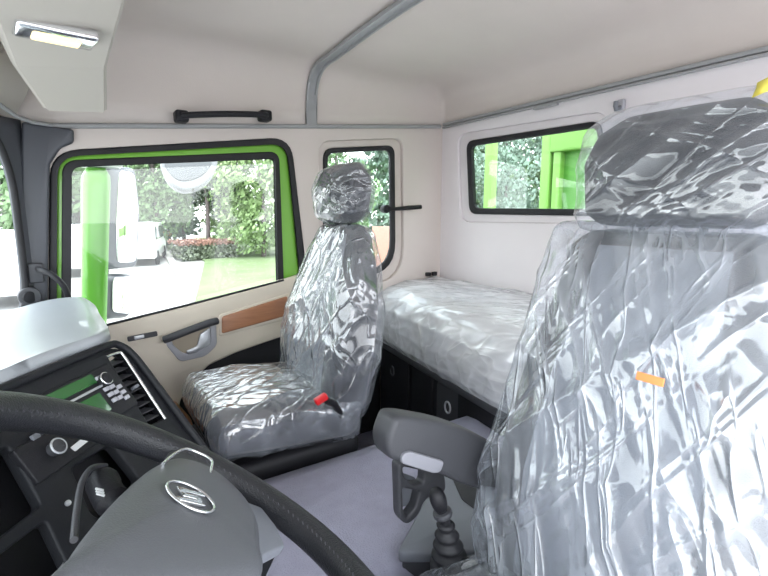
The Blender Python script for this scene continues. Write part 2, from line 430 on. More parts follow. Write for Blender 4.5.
# pull handle with recess
rc_o = rpoly(D.Q([(166, 336), (216, 318), (217, 345), (206, 356), (180, 362), (166, 345)], 0.004), 0.02)
rc_i = rpoly(D.Q([(171, 338), (210, 326), (210, 341), (201, 350), (184, 354), (173, 345)], 0.004), 0.02)
plate('handle_bezel', [rc_o, rc_i], D.mat(0.008), M_LGREY, door, thick=0.014, bev=0.005)
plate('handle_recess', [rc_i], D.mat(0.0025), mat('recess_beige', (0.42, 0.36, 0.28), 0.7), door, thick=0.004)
hp = [D.w(*D.q(x, y, h), h) for x, y, h in ((164, 340, 0.03), (172, 337, 0.04), (190, 330, 0.045), (208, 323.5, 0.04), (217, 321, 0.025))]
me = tube_mesh(spline_open(hp, 6), 0.0155); fin(me, 'pull_handle', M_DGREY, door)
lv = rpoly(D.Q([(200, 334), (210, 328), (211, 344), (199, 352), (188, 355), (186, 351), (197, 346)], 0.012), 0.008)
plate('release_lever', [lv], D.mat(0.014), M_SILVER, door, thick=0.01, bev=0.004)
sl = rpoly(D.Q([(127, 337), (157, 331), (158, 336), (128, 342)], 0.004), 0.006)
ls = plate('lock_slot', [sl], D.mat(0.004), M_DGREY, door, thick=0.006, bev=0.002)
plate('lock_slider', [rpoly(D.Q([(134, 336.5), (144, 334.5), (144.5, 338), (134.5, 340)], 0.008), 0.004)], D.mat(0.009), M_SILVER, ls, thick=0.006, bev=0.002)
pk = D.Q([(150, 400), (176, 402), (192, 420), (196, 440), (150, 440)], 0.02)
plate('pocket_insert', [rpoly(pk, 0.02)], D.mat(0.02), M_WOOD, door, thick=0.03, bev=0.008)

# rails along the wall tops
tr = tube('trim_2', [Vector((x, SIDE_Y-0.004, zrail(x))) for x in (-0.1, 0.3, 0.7, 1.1, 1.5, 1.74)], 0.010, M_RAILG)
struct(tr, 'thin grey edge strip along the top of the side wall', 'trim')
bm = bmesh.new()
boxbm(bm, (REAR_X-0.008, 0.98, zrail(REAR_X)+0.006), (0.02, 2.2, 0.016), bev=0.004)
boxbm(bm, (REAR_X-0.012, 0.98, zrail(REAR_X)-0.010), (0.016, 2.2, 0.010), bev=0.003)
boxbm(bm, (REAR_X-0.016, at(548, 103, x=REAR_X).y, zrail(REAR_X)-0.018), (0.02, 0.12, 0.012), bev=0.003)
struct(obj('trim_3', bm, M_RAILG), 'grey double rail across the rear wall above the rear window', 'trim')

# ---------------------------------------------------------------- rear wall with window
RO = rpoly(RW.Q([(465, 141), (600, 120), (600, 216), (468, 214)]), 0.05)
RI = rpoly(RW.Q([(470, 146), (596, 127), (596, 209), (473, 208)]), 0.035)
RR = rpoly(RW.Q([(457, 134), (608, 110), (608, 224), (460, 222)]), 0.07)
wr = plate('wall_rear', [[(0.16, 0.0), (0.16, zrail(REAR_X)+0.01), (-SIDE_Y-0.02, zrail(REAR_X)+0.01), (-SIDE_Y-0.02, 0.0)], RR], RW.mat(), M_REARW, thick=0.03, bev=0.004)
struct(wr, 'smooth pale rear wall of the cab above the bunk')
struct(plate('trim_4', [RR, RO], RW.mat(-0.015), M_REARW, thick=0.02, bev=0.005), 'pale recessed surround of the wide rear window', 'trim')
rw_ = thing('window_2', 'wide low rear window with black seal looking onto the green cargo body', 'window', RW.w(-1.2, 1.25))
rw_['kind'] = 'structure'
plate('window_frame', [RO, RI], RW.mat(-0.005), M_RUBBER, rw_, thick=0.025, bev=0.006)
plate('pane', [RI], RW.mat(-0.02), G_PANE, rw_, thick=0.004)
# coat hook on the rear wall
hk = thing('coat_hook', 'small grey coat hook under the rear rail', 'hook', at(621, 106, x=REAR_X-0.01))
hl = hk.location
box('hook_plate', (hl.x, hl.y, hl.z), (0.016, 0.030, 0.048), M_LGREY, hk, bev=0.006)
tube('hook_arm', [(hl.x-0.005, hl.y, hl.z-0.005), (hl.x-0.03, hl.y, hl.z-0.016), (hl.x-0.036, hl.y, hl.z-0.004), (hl.x-0.034, hl.y, hl.z+0.012)], 0.008, M_MGREY, hk)

# ---------------------------------------------------------------- front: windscreen pillar, frame, glass
# unrolled front surface: arc length s from the side wall corner
sl_ = [0.0]
for i in range(1, len(front)): sl_.append(sl_[-1]+(front[i]-front[i-1]).length)
def fpt(s, z, off=0.0):
    s = max(0, min(s, sl_[-1]-1e-6))
    i = max(k for k in range(len(sl_)-1) if sl_[k] <= s)
    t = (s-sl_[i])/(sl_[i+1]-sl_[i]); a, b = front[i], front[i+1]
    d = (b-a).normalized(); n = Vector((-d.y, d.x, 0))   # towards the cab
    if n.x < 0: n = -n
    p = a.lerp(b, t)+n*off
    return Vector((p.x, p.y, z))
L_ = sl_[-1]
def glass_s0(z):   # right hand edge of the windscreen, bowed
    t = (z-0.74)/(1.50-0.74)
    return 0.055+0.10*abs(2*t-1)**4
def wsz(z): return z
def strip(name, f0, f1, z0, z1, m, nz=24, ns=10, thick=0.02, off=0.0):
    P = []
    for i in range(nz+1):
        z = z0+(z1-z0)*i/nz
        P.append([fpt(f0(z)+(f1(z)-f0(z))*j/ns, z, off) for j in range(ns+1)])
    o = obj(name, grid_bm(P), m, angle=60)
    if thick:
        k = o.modifiers.new('s', 'SOLIDIFY'); k.thickness = thick; k.offset = 0
    return o
bm = grid_bm([[fpt(L_*j/60, z) for j in range(61)] for z in (0.0, 0.3, 0.72)])
bm2 = grid_bm([[fpt(L_*j/60, 1.50+(zrail(fpt(L_*j/60, 0).x)+0.004-1.50)*k) for j in range(61)] for k in (0, 0.5, 1)])
me = bpy.data.meshes.new('t'); bm2.to_mesh(me); bm.from_mesh(me); bm2.free()
me2 = bpy.data.meshes.new('t2')
wf_ = obj('wall_front', bm, M_LINER, angle=60)
k = wf_.modifiers.new('s', 'SOLIDIFY'); k.thickness = 0.02; k.offset = 0
struct(wf_, 'beige header band over the windscreen and the bulkhead under it')
pil = strip('trim_5', lambda z: 0.0, glass_s0, 0.70, 1.512, M_PILLAR, thick=0.02, ns=4)
struct(pil, 'dark grey windscreen pillar trim beside the green door frame', 'trim')
# pillar cover that lies on the side wall next to the door seal
pc = S.Q([(20, 330), (22, 122), (52, 127), (74, 130), (74, 143), (60, 149), (50, 165), (47, 345)])
pcv = plate('pillar_cover', [rpoly(pc, 0.012)], S.mat(0.022), M_PILLAR, thick=0.03, bev=0.01)
pcv.name = 'trim_6'
struct(pcv, 'dark grey pillar cover at the front edge of the passenger door', 'trim')
ws = thing('window_3', 'curved windscreen at the photo edge with black rubber surround', 'window', fpt(0.3, 0.8))
ws['kind'] = 'structure'; ws['label'] = 'curved windscreen with black rubber surround in front of the dashboard'
P = []
for i in range(25):
    z = 0.74+(1.50-0.74)*i/24
    P.append([fpt(glass_s0(z)+(L_-0.1-glass_s0(z))*j/40, z) for j in range(41)])
obj('pane', grid_bm(P), G_PANE, ws, angle=180)
fpts = [fpt(glass_s0(z), z, 0.012) for z in [0.74+(1.50-0.74)*i/30 for i in range(31)]]
fpts = [fpt(s, 0.74, 0.012) for s in (0.6, 0.4, 0.25)] + fpts + [fpt(s, 1.505, 0.012) for s in (0.22, 0.35, 0.6, 1.0, 1.5, 2.0)]
tube('window_frame', fpts, 0.011, M_RUBBER, ws)

# ---------------------------------------------------------------- floor
prof = [(-0.15, 0.0), (0.70, 0.0), (0.72, 0.05), (0.735, 0.37), (0.76, 0.41), (0.82, 0.42), (1.22, 0.42), (1.28, 0.41), (1.305, 0.37), (1.32, 0.05), (1.34, 0.0), (2.125, 0.0)]
xs = [-0.45, -0.3, 0, 0.3, 0.6, 0.9, 1.2, 1.5, REAR_X]
bm = grid_bm([[Vector((x, y, z)) for y, z in prof] for x in xs])
fl = obj('floor', bm, M_CARPET, angle=50)
k = fl.modifiers.new('s', 'SOLIDIFY'); k.thickness = 0.03; k.offset = 1
struct(fl, 'dark grey carpeted floor with raised engine hump between the seats')

# ---------------------------------------------------------------- bunk
def bx(y): return 1.31-0.14*min(1, max(0, (2.1-y)/1.0))   # front edge of the bunk
lk = thing('bunk_storage', 'black storage base with flap doors under the bunk', 'storage box', (1.5, 1.2, 0))
def prism(name, poly, z0, z1, m, parent, bev=0.005):
    M = Matrix.Translation((0, 0, z1))
    return fin(plate_mesh([poly], M, z1-z0, bev), name, m, parent)
ys = [-0.1, 0.5, 1.1, 1.5, 1.8, 2.08]
prism('carcass', [(bx(y)+0.03, y) for y in ys]+[(REAR_X-0.01, 2.08), (REAR_X-0.01, -0.1)], 0.02, 0.50, M_BLACK, lk)
prism('edge_rail', [(bx(y)-0.005, y) for y in ys]+[(REAR_X-0.01, 2.08), (REAR_X-0.01, -0.1)], 0.50, 0.53, M_DGREY, lk, 0.006)
def bunk_frame(y0, y1, off=0.0):
    a = Vector((bx(y1)+off, y1, 0)); b = Vector((bx(y0)+off, y0, 0))
    return Frame(a, b-a, (0, 0, 1)), (b-a).length
for y0, y1 in ((1.74, 2.06), (1.52, 1.72), (0.62, 1.50), (0.0, 0.60)):
    fr_, ln = bunk_frame(y0, y1, 0.018)
    dd = plate('door', [rpoly([(0.01, 0.05), (ln-0.01, 0.05), (ln-0.01, 0.485), (0.01, 0.485)], 0.02)], fr_.mat(), M_DGREY if y1-y0 > 0.5 else M_BLACK, lk, thick=0.016, bev=0.005)
    if 0.3 < y1-y0:
        u = 0.10 if y1-y0 > 0.5 else ln/2
        rg = [fr_.w(u+0.018*cos(a), 0.40+0.024*sin(a), 0.008) for a in [2*PI*i/20 for i in range(20)]]
        tube('latch_ring', rg, 0.004, M_SILVER if y1-y0 > 0.5 else M_DGREY, dd, cyclic=True)
# mattress: rounded slab, wrapped in clear film
def bunk_top(y, s):
    """section of the mattress from the front bottom edge over the top to the wall; s in 0..1"""
    x0 = bx(y)
    pr = [(0.004, 0.532), (-0.012, 0.56), (-0.016, 0.63), (-0.004, 0.71), (0.03, 0.765), (0.09, 0.795), (0.20, 0.815), (0.33, 0.822), (REAR_X-x0-0.05, 0.828), (REAR_X-x0-0.035, 0.80)]
    t = s*(len(pr)-1); i = min(int(t), len(pr)-2); f = t-i
    return Vector((x0+pr[i][0]*(1-f)+pr[i+1][0]*f, y, pr[i][1]*(1-f)+pr[i+1][1]*f))
mt = thing('mattress', 'white bunk mattress wrapped in clear plastic', 'mattress', (1.5, 1.0, 0.53))
NY, NS = 40, 27
P = []
for i in range(NY+1):
    y = -0.05+(2.08+0.05)*i/NY
    P.append([bunk_top(y, j/NS) for j in range(NS+1)])
bm = grid_bm(P); bmesh.ops.contextual_create(bm, geom=[e for e in bm.edges if e.is_boundary])
obj('mattress_body', bm, M_MATT, mt, angle=60)
bm = bmesh.new()
P = []
NY, NS = 260, 130
for i in range(NY+1):
    y = -0.05+(2.085+0.05)*i/NY
    row = []
    for j in range(NS+1):
        s = j/NS
        p = bunk_top(y, s); a = bunk_top(y, max(0, s-0.01)); b = bunk_top(y, min(1, s+0.01))
        d = (b-a).normalized(); n = Vector((-d.z, 0, d.x))
        if n.z < 0 and s > 0.5: n = -n
        q = Vector((p.x*6+p.y*3.0, p.y*2.2-p.x*1.5, p.z*3))
        r1 = (1-min(1, abs(noise.noise(q))*3.2))**2
        q2 = Vector((p.x*14+p.y*2, p.y*5, p.z*9+4))
        r2 = (1-min(1, abs(noise.noise(q2))*3))**2
        row.append(p+n*(0.003+0.007*r1+0.003*r2+0.003*(0.5+0.5*noise.noise(p*4))))
    P.append(row)
bm = grid_bm(P)
obj('plastic_wrap', bm, F_BED, mt, angle=180)
bp_ = at(434, 271, y=2.07)
for i, dx in enumerate((0.0, 0.045)):
    o = box('bunk_bracket', (bp_.x-0.03+dx, 2.085, 0.85), (0.03, 0.02, 0.022), M_BLACK, bev=0.004)
    tag(o, 'small black bunk bracket on the side wall above the mattress corner', 'bracket', 'paired brackets above the mattress corner')

# ---------------------------------------------------------------- roof fittings
# curtain rail across the roof
xr = 0.965
pts = [Vector((xr, SIDE_Y-0.012, zrail(xr)+0.005))]
y = 2.09
while y > -0.1:
    pts.append(Vector((xr, y, roofz(xr, y)-0.008))); y -= 0.006 if y > 1.8 else 0.05
# resample path to even steps
path = [pts[0]]
for p in pts[1:]:
    if (p-path[-1]).length > 0.02: path.append(p)
bmr = []
for i, p in enumerate(path):
    a = path[max(0, i-1)]; b = path[min(len(path)-1, i+1)]
    d = (b-a).normalized(); n = Vector((1, 0, 0)).cross(d)
    if n.z > 0 or (abs(n.z) < 0.3 and n.y > 0): n = -n
    pr = [(-0.027, 0.0), (-0.027, 0.014), (-0.017, 0.016), (-0.015, 0.007), (0.013, 0.007), (0.015, 0.016), (0.025, 0.014), (0.025, 0.0)]
    bmr.append([p+Vector((1, 0, 0))*u+n*v for u, v in pr])
cr = obj('curtain_rail', grid_bm(bmr, close_u=True, caps=True), M_RAILG, angle=30)
tag(cr, 'grey curtain rail bent from the side wall up across the roof', 'curtain rail')

# grab handle over the door
gh = thing('grab_handle', 'black grab handle on the liner above the passenger door', 'handle', at(224, 115, y=2.07))
g0 = at(182, 116, y=2.035); g1 = at(266, 115.5, y=2.035)
hpts = [g0+Vector((0, 0.05, 0.0)), g0, g0.lerp(g1, 0.08)+Vector((0, -0.022, 0)), g0.lerp(g1, 0.5)+Vector((0, -0.03, 0.002)), g0.lerp(g1, 0.92)+Vector((0, -0.022, 0)), g1, g1+Vector((0, 0.05, 0))]
me = tube_mesh(spline_open(hpts, 6), 0.0125); fin(me, 'grip', M_BLACK, gh)
for g in (g0, g1):
    box('mount', g+Vector((0, 0.018, 0)), (0.05, 0.06, 0.045), M_BLACK, gh, bev=0.010)
# overhead console in the front corner
oc = thing('overhead_console', 'beige overhead console over the windscreen end with dome lamp', 'overhead console', (-0.1, 1.4, 1.6))
def ocp(px, py, y): return at(px, py, y=y)
A1, A2 = ocp(13, 66, 1.56), ocp(107, 68, 1.56)     # lower edge of the underside
B1, B2 = ocp(46, 112, 1.78), ocp(107, 114, 1.78)
Z0 = A2.z
bm = bmesh.new()
def V(p): return bm.verts.new(p)
nA1 = Vector((A1.x-0.02, 0.2, Z0+0.07)); nA2 = Vector((A2.x+0.04, 0.2, Z0+0.07))
a1, a2, b1, b2, c1, c2 = V(A1), V(A2), V(B1), V(B2), V(nA1), V(nA2)
topz = 1.86
ta1, ta2, tb1, tb2, tc1, tc2 = V(Vector((A1.x-.1, A1.y, topz))), V(Vector((A2.x+.01, A2.y, topz))), V(Vector((B1.x-.1, B1.y+.05, 1.74))), V(Vector((B2.x+.01, B2.y+.05, 1.74))), V(Vector((nA1.x-.1, nA1.y, topz))), V(Vector((nA2.x, nA2.y, topz)))
for f in ((a1, a2, c2, c1), (a1, b1, b2, a2), (b1, tb1, tb2, b2), (a2, b2, tb2, ta2), (a2, ta2, tc2, c2), (a1, ta1, tb1, b1), (a1, c1, tc1, ta1), (c1, c2, tc2, tc1), (ta1, ta2, tb2, tb1), (ta1, tc1, tc2, ta2)):
    bm.faces.new(f)
bmesh.ops.recalc_face_normals(bm, faces=bm.faces)
bmesh.ops.bevel(bm, geom=[e for e in bm.edges], offset=0.008, segments=3, affect='EDGES')
obj('console_body', bm, M_CONS, oc)
# recessed pocket beside it
oc2 = rpoly([(0, 0), (0.28, 0), (0.28, 0.09), (0, 0.13)], 0.02)
dl = at(56, 33, z=Z0-0.004)
dm = box('dome_lamp', dl+Vector((0, 0, 0.0)), (0.15, 0.09, 0.026), M_CHROME, oc, R=Matrix.Rotation(0.15, 3, 'Z'), bev=0.008)
box('lamp_lens', dl+Vector((0, 0, -0.010)), (0.09, 0.05, 0.016), emit('warm_lens', (1.0, 0.85, 0.45), 0.6), dm, R=Matrix.Rotation(0.15, 3, 'Z'), bev=0.005)

hsm = tube('trim_9', [at(x, y, y=yy) for x, y, yy in ((-12, 96, 1.93), (2, 106, 1.97), (16, 116, 2.01), (32, 122, 2.05), (52, 125, 2.085))], 0.007, M_RAILG)
struct(hsm, 'thin grey seam where the windscreen header meets the side rail', 'trim')
# header shelf behind console (front liner roll)
hs = []
for i in range(25):
    s = 0.03+(L_-0.1)*i/24
    row = []
    for j in range(9):
        a = j/8
        row.append(fpt(s, 1.515+0.16*a, 0.02+0.10*sin(PI*a*0.5)))
    hs.append(row)
sh = obj('trim_7', grid_bm(hs), M_CONS, angle=180)
struct(sh, 'pale moulded roll of the liner above the windscreen', 'trim')

# ---------------------------------------------------------------- A pillar fittings
gn = thing('pillar_grab_bar', 'black curved grab bar on the windscreen pillar, beside the green frame', 'handle', at(40, 272, y=2.05))
box('mount', at(36, 273, y=2.065), (0.045, 0.02, 0.07), M_DGREY, gn, bev=0.005)
pp = [at(38, 269, y=2.07), at(42, 270, y=2.0), at(52, 275, y=1.97), at(62, 284, y=1.96), at(68, 296, y=1.97), at(70, 312, y=1.99)]
me = tube_mesh(spline_open(pp, 6), 0.010); fin(me, 'bar', M_BLACK, gn)
cy = at(28, 297, y=2.04)
tw = thing('tweeter_speaker', 'small round speaker at the foot of the windscreen pillar', 'speaker', cy)
cyl('housing', cy+Vector((0, 0.04, 0)), cy+Vector((0.006, -0.008, 0.0)), 0.034, M_DGREY, tw, bev=0.005)
cyl('speaker_grille', cy+Vector((0, 0, 0)), cy+Vector((0.007, -0.013, 0.0)), 0.021, M_BLACK, tw, bev=0.003)

# ---------------------------------------------------------------- dashboard
P0 = at(115, 343, z=0.955)
PN = Frame(P0, (0.632, 0.775, 0), (-0.444, 0.36, 0.82))
db = thing('dashboard', 'grey dashboard with light top pad and angled black centre panel', 'dashboard', (-0.1, 1.2, 0))
pq = lambda pts, h=0: PN.Q(pts, h)
u0 = PN.q(0, 398)[0]
frame_out = [(-0.52, 0.0), (-0.03, 0.0), (0.0, -0.012), (0.014, -0.04), (0.014, -0.52), (-0.52, -0.52)]
VF = pq([(110, 358), (121, 353), (161, 417), (155, 424), (140, 414)])
vent_hole = rpoly(pq([(108, 356), (122, 350), (166, 417), (150, 425)]), 0.008)
rad_o = pq([(30, 413), (105, 362), (150, 428), (70, 470)])
# radio rectangle in panel coordinates
ru0, rv1 = PN.q(107, 362)
RU1, RV1 = ru0, rv1          # top right corner of radio
RU0, RV0 = RU1-0.182, RV1-0.062
# frame plate with openings: vent, radio, climate, cubby
def rect(u0, v0, u1, v1): return [(u0, v0), (u1, v0), (u1, v1), (u0, v1)]
rad_hole = rpoly(rect(RU0-0.004, RV0-0.034, RU1, RV1), 0.005)
cuu, cvv = PN.q(130, 452)
cub_hole = rpoly(pq([(72, 468), (112, 443), (140, 478), (104, 520), (92, 514)]), 0.008)
cub2 = rpoly(pq([(-30, 470), (8, 445), (42, 505), (-10, 545)]), 0.008)
cub3 = rpoly(pq([(-20, 570), (46, 520), (75, 580), (20, 640)]), 0.008)
fo = rpoly(frame_out, 0.008)
plate('centre_panel', [fo, vent_hole, cub_hole, cub2, cub3], PN.mat(), M_PANEL, db, thick=0.02, bev=0.004)
plate('panel_backing', [rpoly([(-0.5, -0.01), (0.012, -0.01), (0.012, -0.5), (-0.5, -0.5)], 0.005)], PN.mat(-0.07), M_BLACK, db, thick=0.02)
plate('cubby_liner', [rpoly([(a*1.0, b) for a, b in pq([(62, 470), (114, 436), (150, 480), (100, 532)])], 0.01)], PN.mat(-0.045), M_RUBBER, db, thick=0.005)
# hood lip over the panel
lip = [PN.w(u-0.004, v-0.002, h-0.008) for u, v, h in ((-0.52, 0.002, 0.012), (-0.2, 0.002, 0.012), (-0.03, 0.002, 0.012), (0.004, -0.006, 0.012), (0.019, -0.035, 0.012), (0.021, -0.10, 0.012), (0.021, -0.2, 0.012), (0.021, -0.50, 0.012))]
plate('panel_side', [rpoly([(-0.075, 0), (0.005, 0), (0.005, 0.5), (-0.075, 0.5)], 0.003)], Frame(PN.w(0.014, -0.52, 0), PN.N, PN.V).mat(), M_PANEL, db, thick=0.006)
me = tube_mesh(spline_open(lip, 5), 0.007); fin(me, 'panel_lip', M_PANEL, db)
# chrome line round the vent
ch = [PN.w(*PN.q(x, y, 0.006), 0.006) for x, y in ((106, 357), (112, 354.5), (119, 352.5), (123, 355), (135, 373), (150, 396), (165, 419))]
me = tube_mesh(spline_open(ch, 4), 0.0028); fin(me, 'chrome_strip', M_CHROME, db)
# vent with slats
vt = thing('air_vent', 'black slatted air vent at the outer edge of the centre panel', 'vent', PN.w(-0.02, -0.1))
v_in = rpoly(pq([(109, 357), (121, 352.5), (163, 417), (150, 423)]), 0.006)
plate('vent_recess', [v_in], PN.mat(-0.035), M_RUBBER, vt, thick=0.004)
a0 = Vector(PN.q(109, 359)); a1_ = Vector(PN.q(121, 354)); b0 = Vector(PN.q(149, 421)); b1_ = Vector(PN.q(161, 415))
for i in range(9):
    t = (i+0.5)/9
    l = a0.lerp(b0, t); r = a1_.lerp(b1_, t)
    pl = PN.w(l.x, l.y, -0.012); prr = PN.w(r.x, r.y, -0.012)
    d = (prr-pl).normalized()
    Rm = Matrix((d, d.cross(PN.N).normalized()*-1, PN.N)).transposed()
    Rm = Rm @ Matrix.Rotation(0.6, 3, 'X')
    box('slat', (pl+prr)/2, ((prr-pl).length, 0.002, 0.022), M_DGREY, vt, R=Rm, bev=0.0008, seg=1)
l = a0.lerp(b0, 0.5); r = a1_.lerp(b1_, 0.5); c_ = (l+r)/2
box('vent_tab', PN.w(c_.x, c_.y, 0.0), (0.012, 0.006, 0.012), M_MGREY, vt, R=PN.mat().to_3x3(), bev=0.002)
# radio
rd = thing('car_radio', 'black double height radio with green screen and chrome knob', 'radio', PN.w(RU0, RV0))
plate('radio_body', [rpoly(rect(RU0, RV0-0.032, RU1-0.003, RV1-0.003), 0.004)], PN.mat(0.004), M_BLACK, rd, thick=0.03, bev=0.002)
plate('display_screen', [rpoly(rect(RU0+0.012, RV1-0.026, RU1-0.052, RV1-0.008), 0.002)], PN.mat(0.0058), M_SCREEN, rd, thick=0.003, bev=0.0008)
plate('disc_slot', [rpoly(rect(RU0+0.012, RV1-0.036, RU1-0.040, RV1-0.032), 0.001)], PN.mat(0.0058), M_SILVER, rd, thick=0.003, bev=0.0008)
plate('lower_screen', [rpoly(rect(RU0+0.020, RV1-0.078, RU1-0.062, RV1-0.042), 0.002)], PN.mat(0.0058), M_SCREEN, rd, thick=0.003, bev=0.0008)
kx, ky = PN.q(104, 380, 0.01)
kb = cyl('volume_knob', PN.w(kx, ky, 0.004), PN.w(kx, ky, 0.020), 0.0095, M_BLACK, rd, bev=0.001)
tube('knob_ring', [PN.w(kx+0.0105*cos(a), ky+0.0105*sin(a), 0.016) for a in [2*PI*i/24 for i in range(24)]], 0.0017, M_CHROME, kb, cyclic=True)
for (dx, dy) in [(-0.046, -0.020-0.0115*k) for k in range(5)]+[(-0.033, -0.044-0.0115*k) for k in range(3)]+[(-0.020, -0.050-0.0115*k) for k in range(3)]:
    plate('button', [rpoly(rect(RU1+dx-0.005, RV1+dy-0.0035, RU1+dx+0.005, RV1+dy+0.0035), 0.001)], PN.mat(0.0085), M_LGREY, rd, thick=0.005, bev=0.001)
# climate control unit
cu_, cv_ = PN.q(50, 452)
cl = thing('climate_control', 'black heater control panel with ringed rotary knob', 'control panel', PN.w(cu_, cv_))
plate('panel_body', [rpoly(rect(cu_-0.045, cv_-0.028, cu_+0.10, cv_+0.028), 0.004)], PN.mat(0.006), M_BLACK, cl, thick=0.012, bev=0.002)
kb = cyl('rotary_knob', PN.w(cu_, cv_, 0.004), PN.w(cu_, cv_, 0.020), 0.0100, M_DGREY, cl, bev=0.0015)
tube('knob_ring', [PN.w(cu_+0.0108*cos(a), cv_+0.0108*sin(a), 0.018) for a in [2*PI*i/28 for i in range(28)]], 0.0016, M_SILVER, kb, cyclic=True)
lb = pq([(71, 447), (90, 432), (96, 435), (76, 451)], 0.008)
plate('pale_label', [rpoly(lb, 0.002)], PN.mat(0.008), M_WHITE, cl, thick=0.003, bev=0.0008)
for k in range(4):
    uu, vv = PN.q(36+9*k, 436-6*k, 0.008)
    plate('button', [rpoly(rect(uu-0.006, vv-0.004, uu+0.006, vv+0.004), 0.001)], PN.mat(0.009), M_MGREY, cl, thick=0.005, bev=0.001)
uu, vv = PN.q(68, 503, 0.002)
cyl('socket_ring', PN.w(uu, vv, 0), PN.w(uu, vv, 0.004), 0.004, M_SILVER, db, bev=0.0008)

# light top pad: from the panel edge over to the windscreen and the far door
edge = [PN.w(-0.52, 0.010, -0.002), PN.w(-0.3, 0.010, -0.002), PN.w(-0.12, 0.010, -0.002), PN.w(-0.012, 0.008, -0.002), at(108, 333, z=0.945), at(101, 322, z=0.915), at(95, 311, z=0.90), at(82, 303, z=0.897), Vector((-0.03, 2.05, 0.868))]
E_ = spline_open(edge, 8)
back = []
P = []
n = len(E_)
for i, p in enumerate(E_):
    t = i/(n-1)
    s = L_*(0.90-0.885*t)
    q = fpt(s, 0.880-0.03*t, 0.03)
    row = []
    for j in range(15):
        f = j/14
        r = p.lerp(q, f)
        r.z += 0.014*sin(PI*f)*(1-0.3*t) + 0.004*math.exp(-((t-0.86)/0.09)**2)*sin(PI*min(1, f*1.3+0.12))
        row.append(r)
    P.append(row)
tp = obj('top_pad', grid_bm(P), M_DASH, db, angle=180)
k = tp.modifiers.new('s', 'SOLIDIFY'); k.thickness = 0.02; k.offset = -1
# passenger side fascia below the pad edge
pf = []
for p in E_[24:]:
    pf.append([p+Vector((-0.012, 0, -0.006)), p+Vector((-0.03, 0, -0.08)), p+Vector((-0.06, 0, -0.22)), p+Vector((-0.12, 0, -0.40)), Vector((p.x-0.14, p.y, 0.3))])
ft = obj('fascia', grid_bm(pf), M_MGREY, db, angle=60)
k = ft.modifiers.new('s', 'SOLIDIFY'); k.thickness = 0.015; k.offset = 0
# demister slots near the pillar
for i in range(4):
    px, py = 80+3.2*i, 318+4.5*i
    c0 = at(px, py, y=1.52-0.06*i)
    box('demister_fin', c0, (0.018, 0.012, 0.016), M_RUBBER, db, bev=0.003)
box('demister_base', at(88, 327, y=1.46), (0.02, 0.20, 0.012), M_RUBBER, db, R=Matrix.Rotation(-0.12, 3, 'X'), bev=0.003)

# ---------------------------------------------------------------- steering wheel
WC = Vector((0.0569, 0.4440, 0.8990)); T_, A_ = 0.630, 0.038
nn = Vector((sin(T_)*cos(A_), sin(T_)*sin(A_), cos(T_)))
uu_ = nn.cross(Vector((0, 0, 1))).normalized()
WF = Frame(WC, uu_, nn.cross(uu_))
if WF.N.dot(nn) < 0: WF = Frame(WC, -uu_, nn.cross(uu_))
sw = thing('steering_wheel', 'black leather steering wheel with grey hub pad and chrome oval emblem', 'steering wheel', WC)
WR = 0.234
rim = []
for i in range(160):
    a = 2*PI*i/160
    ca, sa = cos(a), sin(a)
    cc = WF.w(WR*ca, WR*sa)
    rad = (WF.U*ca+WF.V*sa)
    row = []
    for j in range(24):
        b = 2*PI*j/24
        k = 1.0
        row.append(cc+rad*(0.0225*k*cos(b))+WF.N*(0.020*k*sin(b)))
    rim.append(row)
bm = bmesh.new(); VV = [[bm.verts.new(p) for p in r] for r in rim]
for i in range(160):
    for j in range(24):
        bm.faces.new((VV[i][j], VV[(i+1) % 160][j], VV[(i+1) % 160][(j+1) % 24], VV[i][(j+1) % 24]))
bmesh.ops.recalc_face_normals(bm, faces=bm.faces)
obj('rim', bm, M_LEATHER, sw, angle=180)
# stitching on the inner side of the rim
bm = bmesh.new()
for i in range(150):
    a = 2*PI*i/150
    rad = WF.U*cos(a)+WF.V*sin(a)
    p = WC+rad*(WR-0.0190)+WF.N*0.0105
    tg = WF.U*(-sin(a))+WF.V*cos(a)
    dd = (tg*0.8+WF.N*0.6).normalized()
    cyl_bm(bm, p-dd*0.0028, p+dd*0.0028, 0.0008, n=6)
obj('stitching', bm, M_DGREY, sw)
H0 = 0.018
hubpx = [(60, 590), (78, 545), (101, 512), (128, 484), (152, 465), (178, 455), (204, 461), (228, 476), (248, 496), (260, 518), (264, 545), (256, 575)]
hp_ = WF.Q(hubpx, H0)
pts2 = hp_ + [(sum(p[0] for p in hp_)/len(hp_), min(p[1] for p in hp_))]
hs_ = spline_closed(hp_, 5)
hub = thing('tmp', 'x', 'x'); bpy.data.objects.remove(hub)
# domed hub pad
c2 = Vector((sum(p[0] for p in hs_)/len(hs_), sum(p[1] for p in hs_)/len(hs_)))
rowsH = []
for k, (sc, h) in enumerate(((0.90, -0.05), (0.97, -0.03), (1.0, -0.004), (0.985, 0.004), (0.95, 0.010), (0.85, 0.0145), (0.6, 0.019), (0.3, 0.021), (0.02, 0.0215))):
    rowsH.append([WF.w(c2.x+(p[0]-c2.x)*sc, c2.y+(p[1]-c2.y)*sc, H0-0.012+h) for p in hs_])
obj('hub_pad', grid_bm(rowsH, close_u=True, caps=True), M_HUB, sw, angle=50)
